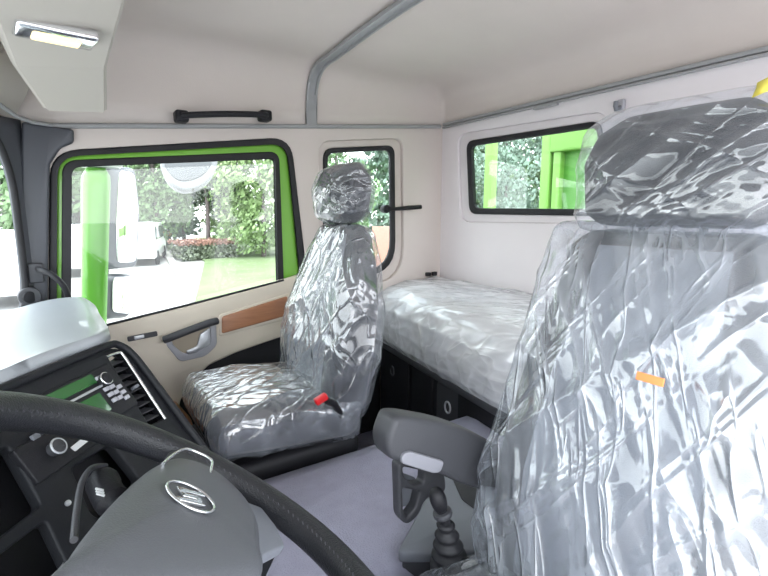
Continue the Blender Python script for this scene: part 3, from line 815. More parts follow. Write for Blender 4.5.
# spokes from the pad to the rim
def spoke(pxs, h, name='spoke', m=M_LGREY, th=0.014):
    return plate(name, [rpoly(WF.Q(pxs, h), 0.006)], WF.mat(h), m, sw, thick=th, bev=0.004)
spoke([(160, 470), (170, 450), (205, 444), (222, 462), (224, 482), (190, 500)], 0.010, m=M_DGREY)
spoke([(236, 492), (246, 501), (262, 507), (277, 526), (286, 545), (255, 560), (240, 520)], -0.003, m=M_MGREY)
spoke([(60, 600), (70, 560), (30, 590), (-20, 640), (20, 680)], 0.006, m=M_LGREY)
bz = [WF.w(*WF.q(x, y, 0.022), 0.022) for x, y in ((163, 464), (172, 456), (184, 449.5), (196, 452), (211, 460), (211, 470), (208, 478))]
me = tube_mesh(spline_open(bz, 4), 0.0022); fin(me, 'spoke_bezel', M_CHROME, sw)
# emblem: chrome oval ring with a slanted S of two hooked bars
ec = Vector(WF.q(190, 498, 0.028)); ex = Vector(WF.q(211, 503, 0.028))-ec
ea = ex.length; ed = ex.normalized(); eb_ = Vector((-ed.y, ed.x))
ek = Vector(WF.q(192, 486, 0.028))-ec
eb = 1.12*ea
EH = 0.0275
el = [WF.w(ec.x+ed.x*ea*cos(a)+eb_.x*eb*sin(a), ec.y+ed.y*ea*cos(a)+eb_.y*eb*sin(a), EH+0.002) for a in [2*PI*i/40 for i in range(40)]]
em = tube('emblem', el, 0.0017, M_CHROME, sw, cyclic=True)
def ep(a, b): return (ec.x+ed.x*ea*a+eb_.x*eb*b, ec.y+ed.y*ea*a+eb_.y*eb*b)
sg = 1 if (Vector(WF.q(193, 484, 0.028))-ec).dot(eb_) > 0 else -1
bars = [[(-0.42, 0.52), (0.80, 0.52), (0.80, 0.27), (-0.15, 0.27), (-0.15, 0.13), (-0.42, -0.13)],
        [(-0.42, 0.14), (0.15, 0.14), (0.42, 0.14), (0.42, -0.14), (-0.15, -0.14), (-0.42, -0.14)],
        [(0.42, -0.52), (-0.80, -0.52), (-0.80, -0.27), (0.15, -0.27), (0.15, -0.13), (0.42, 0.13)]]
for b_ in bars:
    plate('emblem_bar', [rpoly([ep(x, y*sg) for x, y in b_], 0.0006, 2)], WF.mat(EH+0.003), M_CHROME, em, thick=0.003, bev=0.0006)
# column below
cyl('column', WC-WF.N*0.03, WC-WF.N*0.35, 0.05, M_BLACK, sw, r1=0.065, bev=0.004)
# indicator stalk
st = thing('column_stalk', 'black switch stalk with white marks behind the steering wheel', 'stalk', WC-WF.N*0.05)
def wp(px, py, h): return WF.w(*WF.q(px, py, h), h)
ptsS = [WC-WF.N*0.06, wp(125, 520, -0.06), wp(108, 495, -0.06), wp(101, 477, -0.06)]
me = tube_mesh(spline_open(ptsS, 6), [0.010]*6+[0.012]*4+[0.019]*5+[0.020, 0.019, 0.016, 0.008]); fin(me, 'lever', M_BLACK, st)
wm = wp(100, 492, -0.038)
for dx in (-0.006, 0.0, 0.006):
    box('white_mark', wm+WF.U*dx, (0.0025, 0.009, 0.002), M_WHITE, st, R=WF.mat().to_3x3())
# second stalk: thin wiper lever, drawn as the pale curved edge
tube('guard', spline_open([wp(74, 540, -0.045), wp(77, 508, -0.045), wp(82, 482, -0.045), wp(92, 468, -0.045), wp(106, 466, -0.045)], 5), 0.0035, M_DGREY, st)

# ---------------------------------------------------------------- seats
def catm(tab, s):
    for i in range(len(tab)-1):
        if s <= tab[i+1][0] or i == len(tab)-2:
            t = (s-tab[i][0])/(tab[i+1][0]-tab[i][0]); t = max(0, min(1, t)); t = t*t*(3-2*t)*0.5+t*0.5
            return [a*(1-t)+b*t for a, b in zip(tab[i][1:], tab[i+1][1:])]
def loftgrid(tab, ns, nu, cap=0.06, ex=2.8, bol=0.0, grow=0.0, wr=None, yc=0.0):
    """closed soft body: tab rows are (s, x, z, half width in y, half thickness); front is towards -x"""
    P = []
    for i in range(ns+1):
        s = i/ns
        x, z, hw, ht = catm(tab, s)
        x1, z1 = catm(tab, min(1, s+0.02))[:2]; x0, z0 = catm(tab, max(0, s-0.02))[:2]
        tg = Vector((x1-x0, 0, z1-z0)).normalized(); th = Vector((-tg.z, 0, tg.x))
        e = min(s, 1-s)/cap
        kx = 1.0 if e >= 1 else math.sqrt(max(0, 1-(1-e)**2))*0.98+0.02
        kw = 1-(1-kx)*0.22; 
        row = []
        for j in range(nu):
            a = 2*PI*j/nu
            c, d = cos(a), sin(a)
            u = math.copysign(abs(c)**(2/ex), c); v = math.copysign(abs(d)**(2/ex), d)
            y = u*(hw+grow)*(kw if kx > 0.03 else 0.78); t = v*(ht+grow)*kx
            if v > 0 and bol: t += bol*(abs(u)**3-0.35)*kx*min(1, v*3)
            p = Vector((x, yc+y, z))+th*t
            if wr:
                nr = (Vector((0, u, 0))*0.6+th*v).normalized()
                p += nr*wr(p, s, u, v)
            row.append(p)
        P.append(row)
    return P
BACK = [(0, 0.745, 0.47, 0.20, 0.085), (0.12, 0.735, 0.55, 0.235, 0.10), (0.35, 0.755, 0.72, 0.255, 0.105), (0.6, 0.795, 0.90, 0.24, 0.09), (0.8, 0.825, 1.04, 0.19, 0.07), (0.92, 0.84, 1.11, 0.145, 0.055), (1, 0.85, 1.155, 0.12, 0.045)]
CUSH = [(0, 0.27, 0.535, 0.215, 0.055), (0.1, 0.31, 0.54, 0.235, 0.075), (0.5, 0.50, 0.53, 0.245, 0.085), (1, 0.78, 0.50, 0.235, 0.09)]
HEAD = [(0, 0.80, 1.16, 0.10, 0.045), (0.25, 0.795, 1.20, 0.135, 0.060), (0.6, 0.80, 1.28, 0.15, 0.065), (0.85, 0.81, 1.335, 0.14, 0.055), (1, 0.82, 1.37, 0.11, 0.04)]
def shift(tab, dx=0, dz=0, kw=1, kt=1): return [(r[0], r[1]+dx, r[2]+dz, r[3]*kw, r[4]*kt) for r in tab]
def wrinkler(fx, fy, fz, shy, amp, fine=0.35, seed=0.0):
    def f(p, s, u, v):
        q = Vector((p.x*fx+seed, p.y*fy+p.z*shy, p.z*fz))
        r1 = (1-min(1, abs(noise.noise(q))*2.6))**3
        q2 = Vector((p.x*fx*2.3+5, p.y*fy*2.1-p.z*shy*1.6, p.z*fz*2+seed))
        r2 = (1-min(1, abs(noise.noise(q2))*3.0))**2
        q3 = p*3.0+Vector((seed, 0, 0))
        return amp*(r1+fine*r2)+amp*0.8*noise.noise(q3)
    return f
def make_seat(name, label, yc, back, cush, head, films, covers, base_z):
    t = thing(name, label, 'seat', (0.55, yc, base_z))
    # base
    zc = cush[2][2]-0.08
    box('seat_base', (0.55, yc, (base_z+zc-0.08)/2+0.0), (0.40, 0.36, zc-0.08-base_z), M_BLACK, t, bev=0.02)
    bm = bmesh.new(); boxbm(bm, (0.53, yc, zc-0.06), (0.50, 0.42, 0.09), bev=0.03)
    obj('seat_frame', bm, M_BLACK, t)
    obj('cushion', grid_bm(loftgrid(cush, 40, 48, 0.12, 3.6, 0.0, yc=yc), True, True), M_SEAT, t, angle=180)
    b = obj('backrest', grid_bm(loftgrid(back, 60, 56, 0.08, 2.8, 0.035, yc=yc), True, True), [M_SEAT, M_SEATG], t, angle=180)
    for pl in b.data.polygons:
        c = pl.center; i = pl.index
        j = i % 56; s = (i//56)/60
        if 9 <= j <= 18 and 0.08 < s < 0.93: pl.material_index = 1
    obj('headrest', grid_bm(loftgrid(head, 40, 48, 0.25, 3.2, 0.0, yc=yc), True, True), M_SEATG if False else M_SEAT, t, angle=180)
    for dy in (-0.05, 0.05):
        tube('headrest_post', [(head[0][1], yc+dy, back[-1][2]-0.06), (head[0][1], yc+dy, head[0][2]+0.05)], 0.006, M_BLACK, t)
    for nm, tab, kw in covers:
        kw = dict(kw); f = kw.pop('film'); ns = kw.pop('ns', 150); nu = kw.pop('nu', 200)
        o = obj(nm, grid_bm(loftgrid(tab, ns, nu, yc=yc, **kw), True, True), f, t, angle=180)
    return t
PY, DY = 1.55, 0.385
# the far (passenger) seat
cvB = ('backrest_cover', shift(BACK), dict(film=F_SEAT2, cap=0.05, ex=3.4, bol=0.01, grow=0.010, wr=wrinkler(5, 6, 2.2, 3, 0.010)))
cvC = ('cushion_cover', shift(CUSH, dz=0.004), dict(film=F_CUSH, cap=0.10, ex=4.0, grow=0.009, wr=wrinkler(3, 6, 5, 4, 0.008, seed=3)))
cvH = ('headrest_cover', shift(HEAD, dx=0.03), dict(film=F_HEAD, cap=0.2, ex=3.2, grow=0.009, wr=wrinkler(6, 7, 6, 4, 0.006, seed=7)))
ps = make_seat('passenger_seat', 'black passenger seat wrapped in clear plastic, red buckle beside its cushion', PY, BACK, CUSH, shift(HEAD, dx=0.03), None, [cvB, cvC, cvH], 0.0)
bk = at(321, 399, y=1.285)
bu = box('buckle', bk, (0.042, 0.020, 0.022), M_RED, ps, R=Matrix.Rotation(-0.35, 3, 'Y'), bev=0.004)
tube('buckle_stalk', [bk+Vector((0.02, 0, -0.010)), bk+Vector((0.05, 0.01, -0.03)), bk+Vector((0.09, 0.03, -0.09))], 0.011, M_BLACK, ps)
# the near (driver's) seat
BACKD = [(0, 0.72, 0.43, 0.18, 0.075), (0.12, 0.72, 0.51, 0.21, 0.085), (0.35, 0.75, 0.70, 0.23, 0.085), (0.6, 0.80, 0.90, 0.215, 0.075), (0.8, 0.83, 1.04, 0.18, 0.06), (0.92, 0.85, 1.13, 0.17, 0.05), (1, 0.855, 1.168, 0.15, 0.035)]
HEADD = [(0, 0.845, 1.175, 0.135, 0.035), (0.25, 0.84, 1.205, 0.150, 0.048), (0.6, 0.84, 1.285, 0.157, 0.05), (0.85, 0.85, 1.338, 0.138, 0.045), (1, 0.855, 1.369, 0.105, 0.03)]
CUSHD = shift(CUSH, dz=-0.08, kw=0.9)
COVD = [(0, 0.71, 0.40, 0.20, 0.095), (0.15, 0.71, 0.53, 0.235, 0.11), (0.35, 0.735, 0.70, 0.25, 0.115), (0.6, 0.785, 0.90, 0.232, 0.10), (0.8, 0.82, 1.04, 0.225, 0.08), (0.93, 0.838, 1.135, 0.225, 0.05), (1, 0.845, 1.183, 0.222, 0.02)]
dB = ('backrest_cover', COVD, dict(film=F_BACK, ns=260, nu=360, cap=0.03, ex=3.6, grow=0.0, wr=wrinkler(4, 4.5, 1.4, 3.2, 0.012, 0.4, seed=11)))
dC = ('cushion_cover', shift(CUSHD, dz=0.004), dict(film=F_CUSH, cap=0.10, ex=4.0, grow=0.009, wr=wrinkler(5, 9, 8, 5, 0.006, seed=5)))
HCOV = [(0, 0.845, 1.165, 0.155, 0.04), (0.25, 0.84, 1.20, 0.160, 0.054), (0.6, 0.84, 1.285, 0.166, 0.056), (0.85, 0.85, 1.347, 0.150, 0.05), (1, 0.855, 1.380, 0.118, 0.025)]
dH = ('headrest_cover', HCOV, dict(film=F_HEAD, ns=160, nu=240, cap=0.10, ex=3.2, grow=0.004, wr=wrinkler(4, 3, 3, -5, 0.006, 0.3, seed=2)))
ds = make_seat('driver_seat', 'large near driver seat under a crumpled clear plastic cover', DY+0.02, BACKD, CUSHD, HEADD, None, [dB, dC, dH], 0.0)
# orange tag lying under the film
ot = at(650, 379, x=0.665)
box('orange_tag', ot, (0.004, 0.038, 0.012), M_ORANGE, ds, R=Matrix.Rotation(0.25, 3, 'Y'), bev=0.001)
yt = at(762, 84, x=0.80)
bm = grid_bm([[Vector((0.80+0.006*sin(i*1.3+j), yt.y-0.04+0.012*i, yt.z-0.012+0.007*j+0.005*sin(i*1.1))) for j in range(4)] for i in range(5)])
o = obj('yellow_tag', bm, M_YELLOW, ds, angle=180); k = o.modifiers.new('s', 'SOLIDIFY'); k.thickness = 0.0015

# armrest on the driver's seat
AY = 0.70
ar = bmesh.new()
arp = [(382, 452), (378, 440), (386, 417), (398, 412), (440, 419), (478, 433), (505, 447), (505, 492), (478, 490), (455, 482), (440, 474), (400, 461)]
AF = Frame((0, AY-0.04, 0), (1, 0, 0), (0, 0, 1))
arm = plate('armrest', [rpoly(AF.Q([(389, 459), (385, 442), (394, 417), (406, 416), (444, 422), (480, 435), (505, 450), (505, 492), (478, 490), (455, 482), (440, 474)]), [0.012, 0.03, 0.03, 0.02, 0.05, 0.05, 0.01, 0.01, 0.03, 0.03, 0.03])], Frame((0, AY-0.045, 0), (1, 0, 0), (0, 0, 1)).mat(), M_DGREY, ds, thick=0.06, bev=0.012)
pl_ = rpoly(AF.Q([(399, 452), (407, 449), (441, 459), (437, 470), (430, 471), (398, 461)]), 0.008)
plate('armrest_button', [pl_], Frame((0, AY-0.045, 0), (1, 0, 0), (0, 0, 1)).mat(0.007), mat('armrest_button_grey', (0.26, 0.26, 0.29), 0.45), arm, thick=0.01, bev=0.003)

# gear console beside the seat
gc = thing('gear_console', 'grey gear lever console between the driver seat and the engine hump', 'console', (0.5, 0.72, 0))
GZ = 0.46
gpl = [at(396, 552, z=GZ), at(436, 478, z=GZ), at(462, 462, z=GZ), at(505, 500, z=GZ), at(520, 560, z=GZ), at(440, 600, z=GZ)]
gpoly = rpoly([(p.x, max(p.y, 0.63)) for p in gpl[:-1]], 0.02)
prism('console_top', gpoly, GZ-0.03, GZ, M_MGREY, gc, 0.008)
prism('console_body', [( (x-gpl[2].x)*0.94+gpl[2].x-0.01, (y-gpl[2].y)*0.94+gpl[2].y-0.01) for x, y in gpoly], 0.0, GZ-0.03, M_DGREY, gc, 0.005)
rp = rpoly([(p.x, p.y) for p in (at(452, 478, z=GZ), at(464, 473, z=GZ), at(482, 495, z=GZ), at(478, 512, z=GZ), at(462, 500, z=GZ))], 0.008)
prism('tray', rp, GZ-0.004, GZ+0.002, M_RUBBER, gc, 0.0005)
# cup holder frame
ch_ = thing('cup_holder', 'black open cup holder frame under the armrest', 'cup holder', at(410, 500, y=0.78))
CF = Frame((0, 0.79, 0), (1, 0, 0), (0, 0, 1))
o1 = rpoly(CF.Q([(398, 462), (445, 470), (447, 492), (425, 500), (420, 515), (408, 526), (400, 520)]), 0.02)
i1 = rpoly(CF.Q([(403, 467), (425, 472), (424, 484), (414, 486), (405, 478)]), 0.010)
i2 = rpoly(CF.Q([(403, 488), (420, 492), (416, 508), (408, 518), (404, 513)]), 0.008)
plate('holder_frame', [o1, i1, i2], CF.mat(), M_DGREY, ch_, thick=0.03, bev=0.006)
plate('holder_back', [rpoly(CF.Q([(402, 476), (424, 484), (416, 512), (405, 515)]), 0.01)], CF.mat(-0.03), M_MGREY, ch_, thick=0.004)
# gear lever
gl = thing('gear_lever', 'short black gear lever with ribbed boot on the console', 'gear lever', at(450, 540, y=0.66))
gk = at(438, 499, y=0.67)
gb = at(452, 543, y=0.655)
bm = bmesh.new()
bmesh.ops.create_uvsphere(bm, u_segments=24, v_segments=16, radius=1)
for v in bm.verts:
    v.co.x = math.copysign(abs(v.co.x)**0.8, v.co.x)*0.019; v.co.y = math.copysign(abs(v.co.y)**0.8, v.co.y)*0.017; v.co.z = v.co.z*0.024*(1 if v.co.z > 0 else 1.25)
ax = (gk-gb).normalized()
bmesh.ops.transform(bm, matrix=Matrix.Translation(gk) @ ax.to_track_quat('Z', 'Y').to_matrix().to_4x4(), verts=bm.verts)
obj('knob', bm, M_BLACK, gl, angle=180)
cyl('collar', gk-ax*0.028, gk-ax*0.040, 0.020, M_DGREY, gl, bev=0.003)
cyl('stem', gk-ax*0.01, gb+Vector((0, 0, -0.0)), 0.011, M_BLACK, gl)
bm = bmesh.new(); P = []
base_pt = Vector((gb.x, gb.y, GZ))
for i in range(25):
    t = i/24; c = (gk-ax*0.055).lerp(base_pt, t)
    r = 0.014+0.030*t+0.004*sin(t*2*PI*5)
    P.append([c+Vector((r*cos(a), r*sin(a), 0)) for a in [2*PI*k/28 for k in range(28)]])
obj('boot', grid_bm(P, True, True), M_RUBBER, gl, angle=180)

# ---------------------------------------------------------------- outside
GR = -1.3
def G(px, py): return at(px, py, z=GR)
bm = bmesh.new(); bmesh.ops.create_grid(bm, x_segments=40, y_segments=40, size=120)
for v in bm.verts: v.co.z = GR
struct(obj('ground', bm, M_CONC), 'pale concrete yard outside the truck', 'ground')
lw = [G(205, 262), G(196, 300), G(190, 330), G(420, 330), G(520, 262), G(600, 236), G(200, 236), G(178, 248)]
o = prism('lawn', [(p.x, p.y) for p in lw], GR, GR+0.06, M_LAWN, None, 0.0)
struct(o, 'sunlit grass lawn beyond the passenger door', 'lawn')
kb_ = [G(158, 246), G(172, 270), G(190, 304), G(196, 303), G(180, 270), G(164, 246)]
o = prism('kerb', [(p.x, p.y) for p in kb_], GR, GR+0.15, M_CONC, None, 0.02)
struct(o, 'pale kerb beside the lawn', 'kerb')

def leaves_bm(bm, c, r, n, size, seedoff=0):
    for _ in range(n):
        while True:
            p = Vector((random.uniform(-1, 1), random.uniform(-1, 1), random.uniform(-1, 1)))
            if p.length <= 1: break
        p = p.normalized()*(p.length**0.45)
        k = 0.75+0.45*noise.noise(p*2.2+Vector(c)*0.7)
        q = Vector(c)+Vector((p.x*r[0], p.y*r[1], p.z*r[2]))*k
        a = Vector((random.gauss(0, 1), random.gauss(0, 1), random.gauss(0, 1))).normalized()
        b = a.orthogonal().normalized(); s = size*random.uniform(0.6, 1.3)
        c_ = a.cross(b)
        v = [bm.verts.new(q-b*s), bm.verts.new(q+c_*s*0.5), bm.verts.new(q+b*s), bm.verts.new(q-c_*s*0.5)]
        bm.faces.new(v)
tcount = 0
def tree(x, y, h, rad, leaf, label, n=2600, size=0.20, low=0.15, blobs=5, trunk_r=0.16):
    t = thing('tree', label, 'tree', (x, y, GR), 'trees around the yard')
    tk = [Vector((x, y, GR)), Vector((x+0.1, y, GR+h*0.3)), Vector((x-0.05, y+0.1, GR+h*0.6)), Vector((x, y, GR+h*0.85))]
    fin(tube_mesh(spline_open(tk, 4), [trunk_r*(1-0.06*i) for i in range(13)], res=2), 'trunk', M_BARK, t)
    bm = bmesh.new()
    for b in range(blobs):
        a = random.uniform(0, 2*PI); rr = rad*0.55*random.random()**0.5
        z = GR+h*(low+0.1)+(h*(0.9-low))*((b+0.5)/blobs)
        f = 0.62+0.3*sin(PI*(b+0.5)/blobs)
        leaves_bm(bm, (x+rr*cos(a), y+rr*sin(a), z), (rad*f, rad*f, h*(1-low)/blobs*0.95), n//blobs, size)
    obj('crown', bm, leaf, t, smooth=False)
    return t
def gxy(px, dist):   # ground position in the direction of a pixel column, at a horizontal distance
    d = ray(px, 212); d.z = 0; d.normalize(); return d.x*dist, d.y*dist
spec = [
    (262, 27, 9.0, 3.4, 0, 'bright green bushy tree standing closest behind the lawn', 9000, 0.15, 0.0),
    (232, 34, 12, 3.4, 0, 'light green tall tree behind the hedge with the flat red top', 8500, 0.2, 0.0),
    (206, 29, 11, 2.3, 2, 'dark purplish tree with bare lower trunk beside the hanging mirror', 5000, 0.14, 0.16),
    (182, 36, 12, 3.0, 3, 'greyish tree seen between the tall door mirror and the hanging mirror', 7500, 0.23, 0.0),
    (155, 32, 12, 2.8, 1, 'mid green tree behind the yellow-topped hedge', 7000, 0.16, 0.04),
    (120, 38, 13, 3.6, 1, 'green tree partly hidden behind the tall door mirror', 7000, 0.25, 0.0),
    (78, 34, 12, 3.2, 2, 'dark green tree at the front edge of the door window', 7000, 0.25, 0.0),
    (296, 34, 13, 3.8, 1, 'mid green tree hidden partly by the door pillar', 7500, 0.23, 0.0),
    (338, 26, 10, 3.2, 1, 'leafy tree filling the small side window', 7000, 0.15, 0.0),
    (378, 33, 12, 3.6, 3, 'grey-green tree in the small side window beside the latch', 7500, 0.23, 0.0),
    (2, 30, 12, 3.8, 1, 'green tree seen through the windscreen edge', 7000, 0.25, 0.0),
    (470, 36, 11, 3.6, 1, 'green tree at the far end of the rear window', 7500, 0.23, 0.0),
    (505, 29, 9, 3.0, 3, 'pale green tree behind the thin cargo post', 7000, 0.15, 0.0),
    (540, 35, 11, 3.6, 1, 'green tree next to the thick cargo post', 7500, 0.23, 0.0),
    (580, 34, 9, 3.2, 2, 'dark green tree hidden behind the green cargo panel', 3000, 0.2, 0.0),
]
for px, dist, h, rad, li, lab, n, sz, low in spec:
    x, y = gxy(px, dist)
    tree(x, y, h, rad, M_LEAFS[li], lab, n, sz, low, trunk_r=0.2 if low > 0.2 else 0.14)
def hedge(p0, p1, depth, h, top, side, label):
    t = thing('hedge', label, 'hedge', ((p0.x+p1.x)/2, (p0.y+p1.y)/2, GR), 'clipped hedges by the lawn')
    d = (p1-p0); d.z = 0; ln = d.length; d.normalize(); nrm = Vector((-d.y, d.x, 0))
    if nrm.y < 0: nrm = -nrm
    for nm, m, z0, z1, n in (('hedge_body', side, 0.05, 0.80, 2200), ('hedge_top', top, 0.78, 1.0, 1500)):
        bm = bmesh.new()
        for _ in range(n):
            a, b, c = random.random(), random.random(), random.random()
            b = b*b
            q = p0+d*ln*a+nrm*depth*b; q.z = GR+h*(z0+(z1-z0)*c)
            s = 0.10*random.uniform(.6, 1.3)
            ax_ = Vector((random.gauss(0, 1), random.gauss(0, 1), random.gauss(0, 1))).normalized(); e = ax_.orthogonal().normalized(); f = ax_.cross(e)
            bm.faces.new([bm.verts.new(q-e*s), bm.verts.new(q+f*s*0.6), bm.verts.new(q+e*s), bm.verts.new(q-f*s*0.6)])
        obj(nm, bm, m, t, smooth=False)
hedge(G(182, 262), G(240, 258), 2.0, 1.05, M_HEDGR, M_HEDGE, 'low clipped hedge with a flat reddish top on the lawn')
hedge(G(140, 250), G(172, 249), 2.0, 1.15, M_HEDGY, M_HEDGE, 'low hedge with yellowish top beside the door mirror')
# low brick wall seen at the foot of the side and rear windows
for px0, px1, dist, lab in ((372, 396, 20, 'reddish low wall seen at the foot of the small side window'), (462, 548, 22, 'reddish low wall seen at the foot of the rear window')):
    x0, y0 = gxy(px0, dist); x1, y1 = gxy(px1, dist)
    a = Vector((x0, y0, 0)); b = Vector((x1, y1, 0)); mdl = (a+b)/2; d = b-a
    o = box('garden_wall', (mdl.x, mdl.y, GR+(1.0 if px0 > 400 else 0.95)), (d.length, 0.25, 2.0 if px0 > 400 else 1.9), M_BRICK, R=Matrix.Rotation(math.atan2(d.y, d.x), 3, 'Z'), bev=0.02)
    tag(o, lab, 'wall')

# parked white vehicles
def truck(px, dist, rot, label, sc=1.0, long=5.5):
    x, y = gxy(px, dist)
    t = thing('parked_van', label, 'van', (x, y, GR), 'white vehicles parked outside')
    R = Matrix.Rotation(rot, 3, 'Z')
    def W(lx, ly, lz): return Vector((x, y, GR))+R @ Vector((lx*sc, ly*sc, lz*sc))
    prof_ = [(-long/2, 0.35), (long/2, 0.35), (long/2, 1.0), (long/2-0.9, 1.15), (long/2-1.5, 1.95), (-long/2+0.2, 2.05), (-long/2, 1.9)]
    M = Matrix.Translation(W(0, -0.85, 0)) @ R.to_4x4() @ Matrix(((sc, 0, 0, 0), (0, 0, -sc, 0), (0, sc, 0, 0), (0, 0, 0, 1)))
    me = plate_mesh([rpoly(prof_, 0.15)], M @ Matrix.Translation((0, 0, 0)), 1.7, 0.08); fin(me, 'body', M_WPAINT, t)
    for sd in (-0.86, 0.86):
        Mw = Matrix.Translation(W(0, sd, 0)) @ R.to_4x4() @ Matrix(((sc, 0, 0, 0), (0, 0, -sc, 0), (0, sc, 0, 0), (0, 0, 0, 1)))
        wn_ = [(-long/2+0.5, 1.2), (long/2-1.2, 1.2), (long/2-1.65, 1.8), (-long/2+0.5, 1.85)]
        fin(plate_mesh([rpoly(wn_, 0.1)], Mw, 0.04, 0.01), 'side_window', M_VGLASS, t)
        for lx in (-long/2+1.0, long/2-1.0):
            cyl('wheel', W(lx, sd*0.85, 0.34), W(lx, sd*1.03, 0.34), 0.34*sc, M_TYRE, t, bev=0.02)
    return t
truck(140, 27, 1.34, 'white parked van on the concrete, between the tall door mirror and the red-topped hedge')
truck(74, 24, 1.5, 'white parked van seen between the green column and the window edge')
truck(3, 18, 1.5, 'white parked van seen through the windscreen corner')

# door mirrors outside the passenger window
gcol = thing('mirror_column', 'bright green upright panel outside the front of the door window', 'mirror mount', at(95, 320, y=2.36))
q0, q1 = at(94, 328, y=2.36), at(96, 168, y=2.36)
rX = 0.052
P = []
for i in range(21):
    t = i/20; c = q0.lerp(q1, t)
    k = 1.0 if t < 0.93 else 1-((t-0.93)/0.07)**2*0.35
    rx = rX*(0.92+0.12*t)
    P.append([c+Vector((rx*k*math.copysign(abs(cos(a))**0.7, cos(a)), 0.05*k*math.copysign(abs(sin(a))**0.7, sin(a)), 0)) for a in [2*PI*j/32 for j in range(32)]])
P.insert(0, [p+Vector((0, 0, -0.5)) for p in P[0]])
obj('green_panel', grid_bm(P, True, True), M_GREENX, gcol, angle=180)
box('top_cap', q1+Vector((0.02, 0, 0.02)), (0.16, 0.12, 0.035), M_WPAINT, gcol, bev=0.014)
mm_ = thing('door_mirror', 'tall white-faced door mirror in grey housing', 'mirror', at(120, 215, y=2.45))
MF = Frame(at(120, 215, y=2.45), Vector((0.72, 0.69, 0)), (0, 0, 1))
def pfr(px, py, h=0): return MF.q(px, py, h)
mg = rpoly(MF.Q([(119, 170), (134, 173), (138, 210), (136, 262), (117, 263), (116, 220)]), 0.03)
mh = rpoly(MF.Q([(104, 165), (136, 168), (141, 210), (138, 267), (104, 270), (102, 220)]), 0.035)
plate('housing', [mh], MF.mat(-0.001), M_MHOUS, mm_, thick=0.09, bev=0.012)
plate('mirror_glass', [mg], MF.mat(0.002), M_RSEAT, mm_, thick=0.006, bev=0.002)
lg = rpoly(MF.Q([(113, 277), (134, 277), (136, 300), (130, 314), (112, 312)]), 0.025)
lh = rpoly(MF.Q([(103, 275), (136, 274), (139, 300), (132, 318), (108, 320), (101, 300)]), 0.035)
lm = thing('wide_angle_mirror', 'smaller wide-angle mirror below the tall door mirror', 'mirror', at(120, 300, y=2.45))
plate('housing', [lh], MF.mat(-0.005), M_MHOUS, lm, thick=0.09, bev=0.025)
plate('mirror_glass', [lg], MF.mat(0.002), M_RSEAT, lm, thick=0.006, bev=0.002)
tube('mirror_arm', [at(100, 180, y=2.4), at(103, 178, y=2.46), at(104, 230, y=2.5), at(106, 300, y=2.5), at(102, 305, y=2.4)], 0.014, M_DGREY, mm_)
# hanging kerb mirror
km = thing('kerb_mirror', 'rounded white kerb mirror hanging above the door window', 'mirror', at(190, 170, y=2.45))
KF = Frame((0, 2.45, 0), (1, 0, 0), (0, 0.35, 1))
ko = spline_closed(KF.Q([(163, 158), (190, 154), (217, 156), (214, 174), (203, 186), (186, 191), (172, 185), (164, 172)]), 6)
ki = spline_closed(KF.Q([(166, 160), (190, 156), (212, 158), (207, 170), (196, 177), (182, 179), (172, 173)], 0.03), 6)
plate('housing', [ko], KF.mat(0), M_SILVERW, km, thick=0.06, bev=0.02)
plate('mirror_glass', [ki], KF.mat(0.005), M_KGLASS, km, thick=0.008, bev=0.003)
tube('bracket', [at(190, 160, y=2.46), at(190, 148, y=2.44), at(192, 138, y=2.25)], 0.014, M_WPAINT, km)

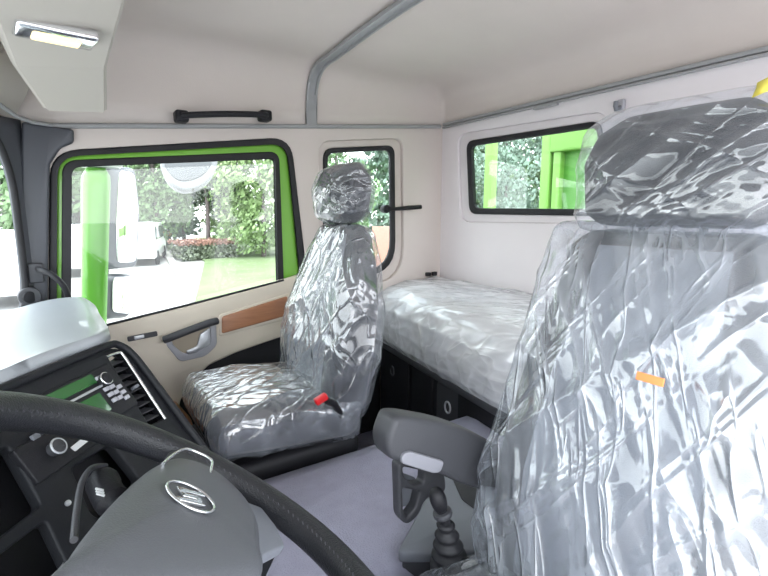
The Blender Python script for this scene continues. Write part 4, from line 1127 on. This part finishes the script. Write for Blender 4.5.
# green cargo body behind the cab
cb = thing('cargo_body', 'bright green steel cargo body front with posts behind the rear window', 'cargo body', (2.5, 1.0, -0.3))
CX = 2.45
def cyy(px, py=180): return at(px, py, x=CX)
pz0, pz1 = 0.0, cyy(520, 118).z+0.25
bm = bmesh.new()
for nm, pxa, pxb in (('thin_post', 487, 494), ('thick_post', 543, 552)):
    ya, yb = cyy(pxa).y, cyy(pxb).y
    box(nm, (CX, (ya+yb)/2, (pz0+pz1)/2), (0.06, abs(ya-yb), pz1-pz0), M_GREENC, cb, bev=0.006)
yr = cyy(552).y
zt = cyy(560, 152).z; 
box('top_rail', (CX, (yr-0.3)/2-0.0, (zt+pz1)/2), (0.08, yr+0.3, pz1-zt), M_GREENC, cb, bev=0.01)
box('panel', (CX+0.03, (yr-0.3)/2, (pz0+zt)/2), (0.03, yr+0.3, zt-pz0), M_GREEND, cb, bev=0.003)
box('panel_stile', (CX+0.0, yr-0.045, (pz0+zt)/2), (0.05, 0.05, zt-pz0), M_GREENC, cb, bev=0.004)
zb = cyy(520, 205).z
box('bottom_rail', (CX, 1.0, zb-0.20), (0.06, 3.0, 0.10), M_GREENC, cb, bev=0.006)

# ---------------------------------------------------------------- light
wd_ = bpy.data.worlds.new('world'); SC.world = wd_; wd_.use_nodes = True
nt = wd_.node_tree; bg = nt.nodes['Background']
tc = nt.nodes.new('ShaderNodeTexCoord'); sx = nt.nodes.new('ShaderNodeSeparateXYZ'); nt.links.new(tc.outputs['Generated'], sx.inputs[0])
rp_ = nt.nodes.new('ShaderNodeValToRGB'); nt.links.new(sx.outputs['Z'], rp_.inputs[0])
rp_.color_ramp.elements[0].position = 0.0; rp_.color_ramp.elements[0].color = (0.95, 0.97, 1.0, 1)
rp_.color_ramp.elements[1].position = 0.9; rp_.color_ramp.elements[1].color = (0.80, 0.89, 1.0, 1)
nt.links.new(rp_.outputs[0], bg.inputs[0]); bg.inputs[1].default_value = 3.2
sun = bpy.data.objects.new('sun', bpy.data.lights.new('sun', 'SUN')); COL.objects.link(sun)
sun.data.energy = 2.2; sun.data.angle = math.radians(8); sun.data.color = (1, 0.97, 0.92)
sun.rotation_euler = Vector((0.15, 0.30, -1)).to_track_quat('-Z', 'Y').to_euler()
vs = SC.view_settings
vs.view_transform = 'Standard'; vs.look = 'None'; vs.gamma = 1; vs.use_curve_mapping = False; vs.exposure = 0.92
SC.cycles.max_bounces = 10; SC.cycles.diffuse_bounces = 5; SC.cycles.transparent_max_bounces = 24
SC.cycles.sample_clamp_indirect = 8
SC.cycles.caustics_reflective = False; SC.cycles.caustics_refractive = False
SC.cycles.use_denoising = True
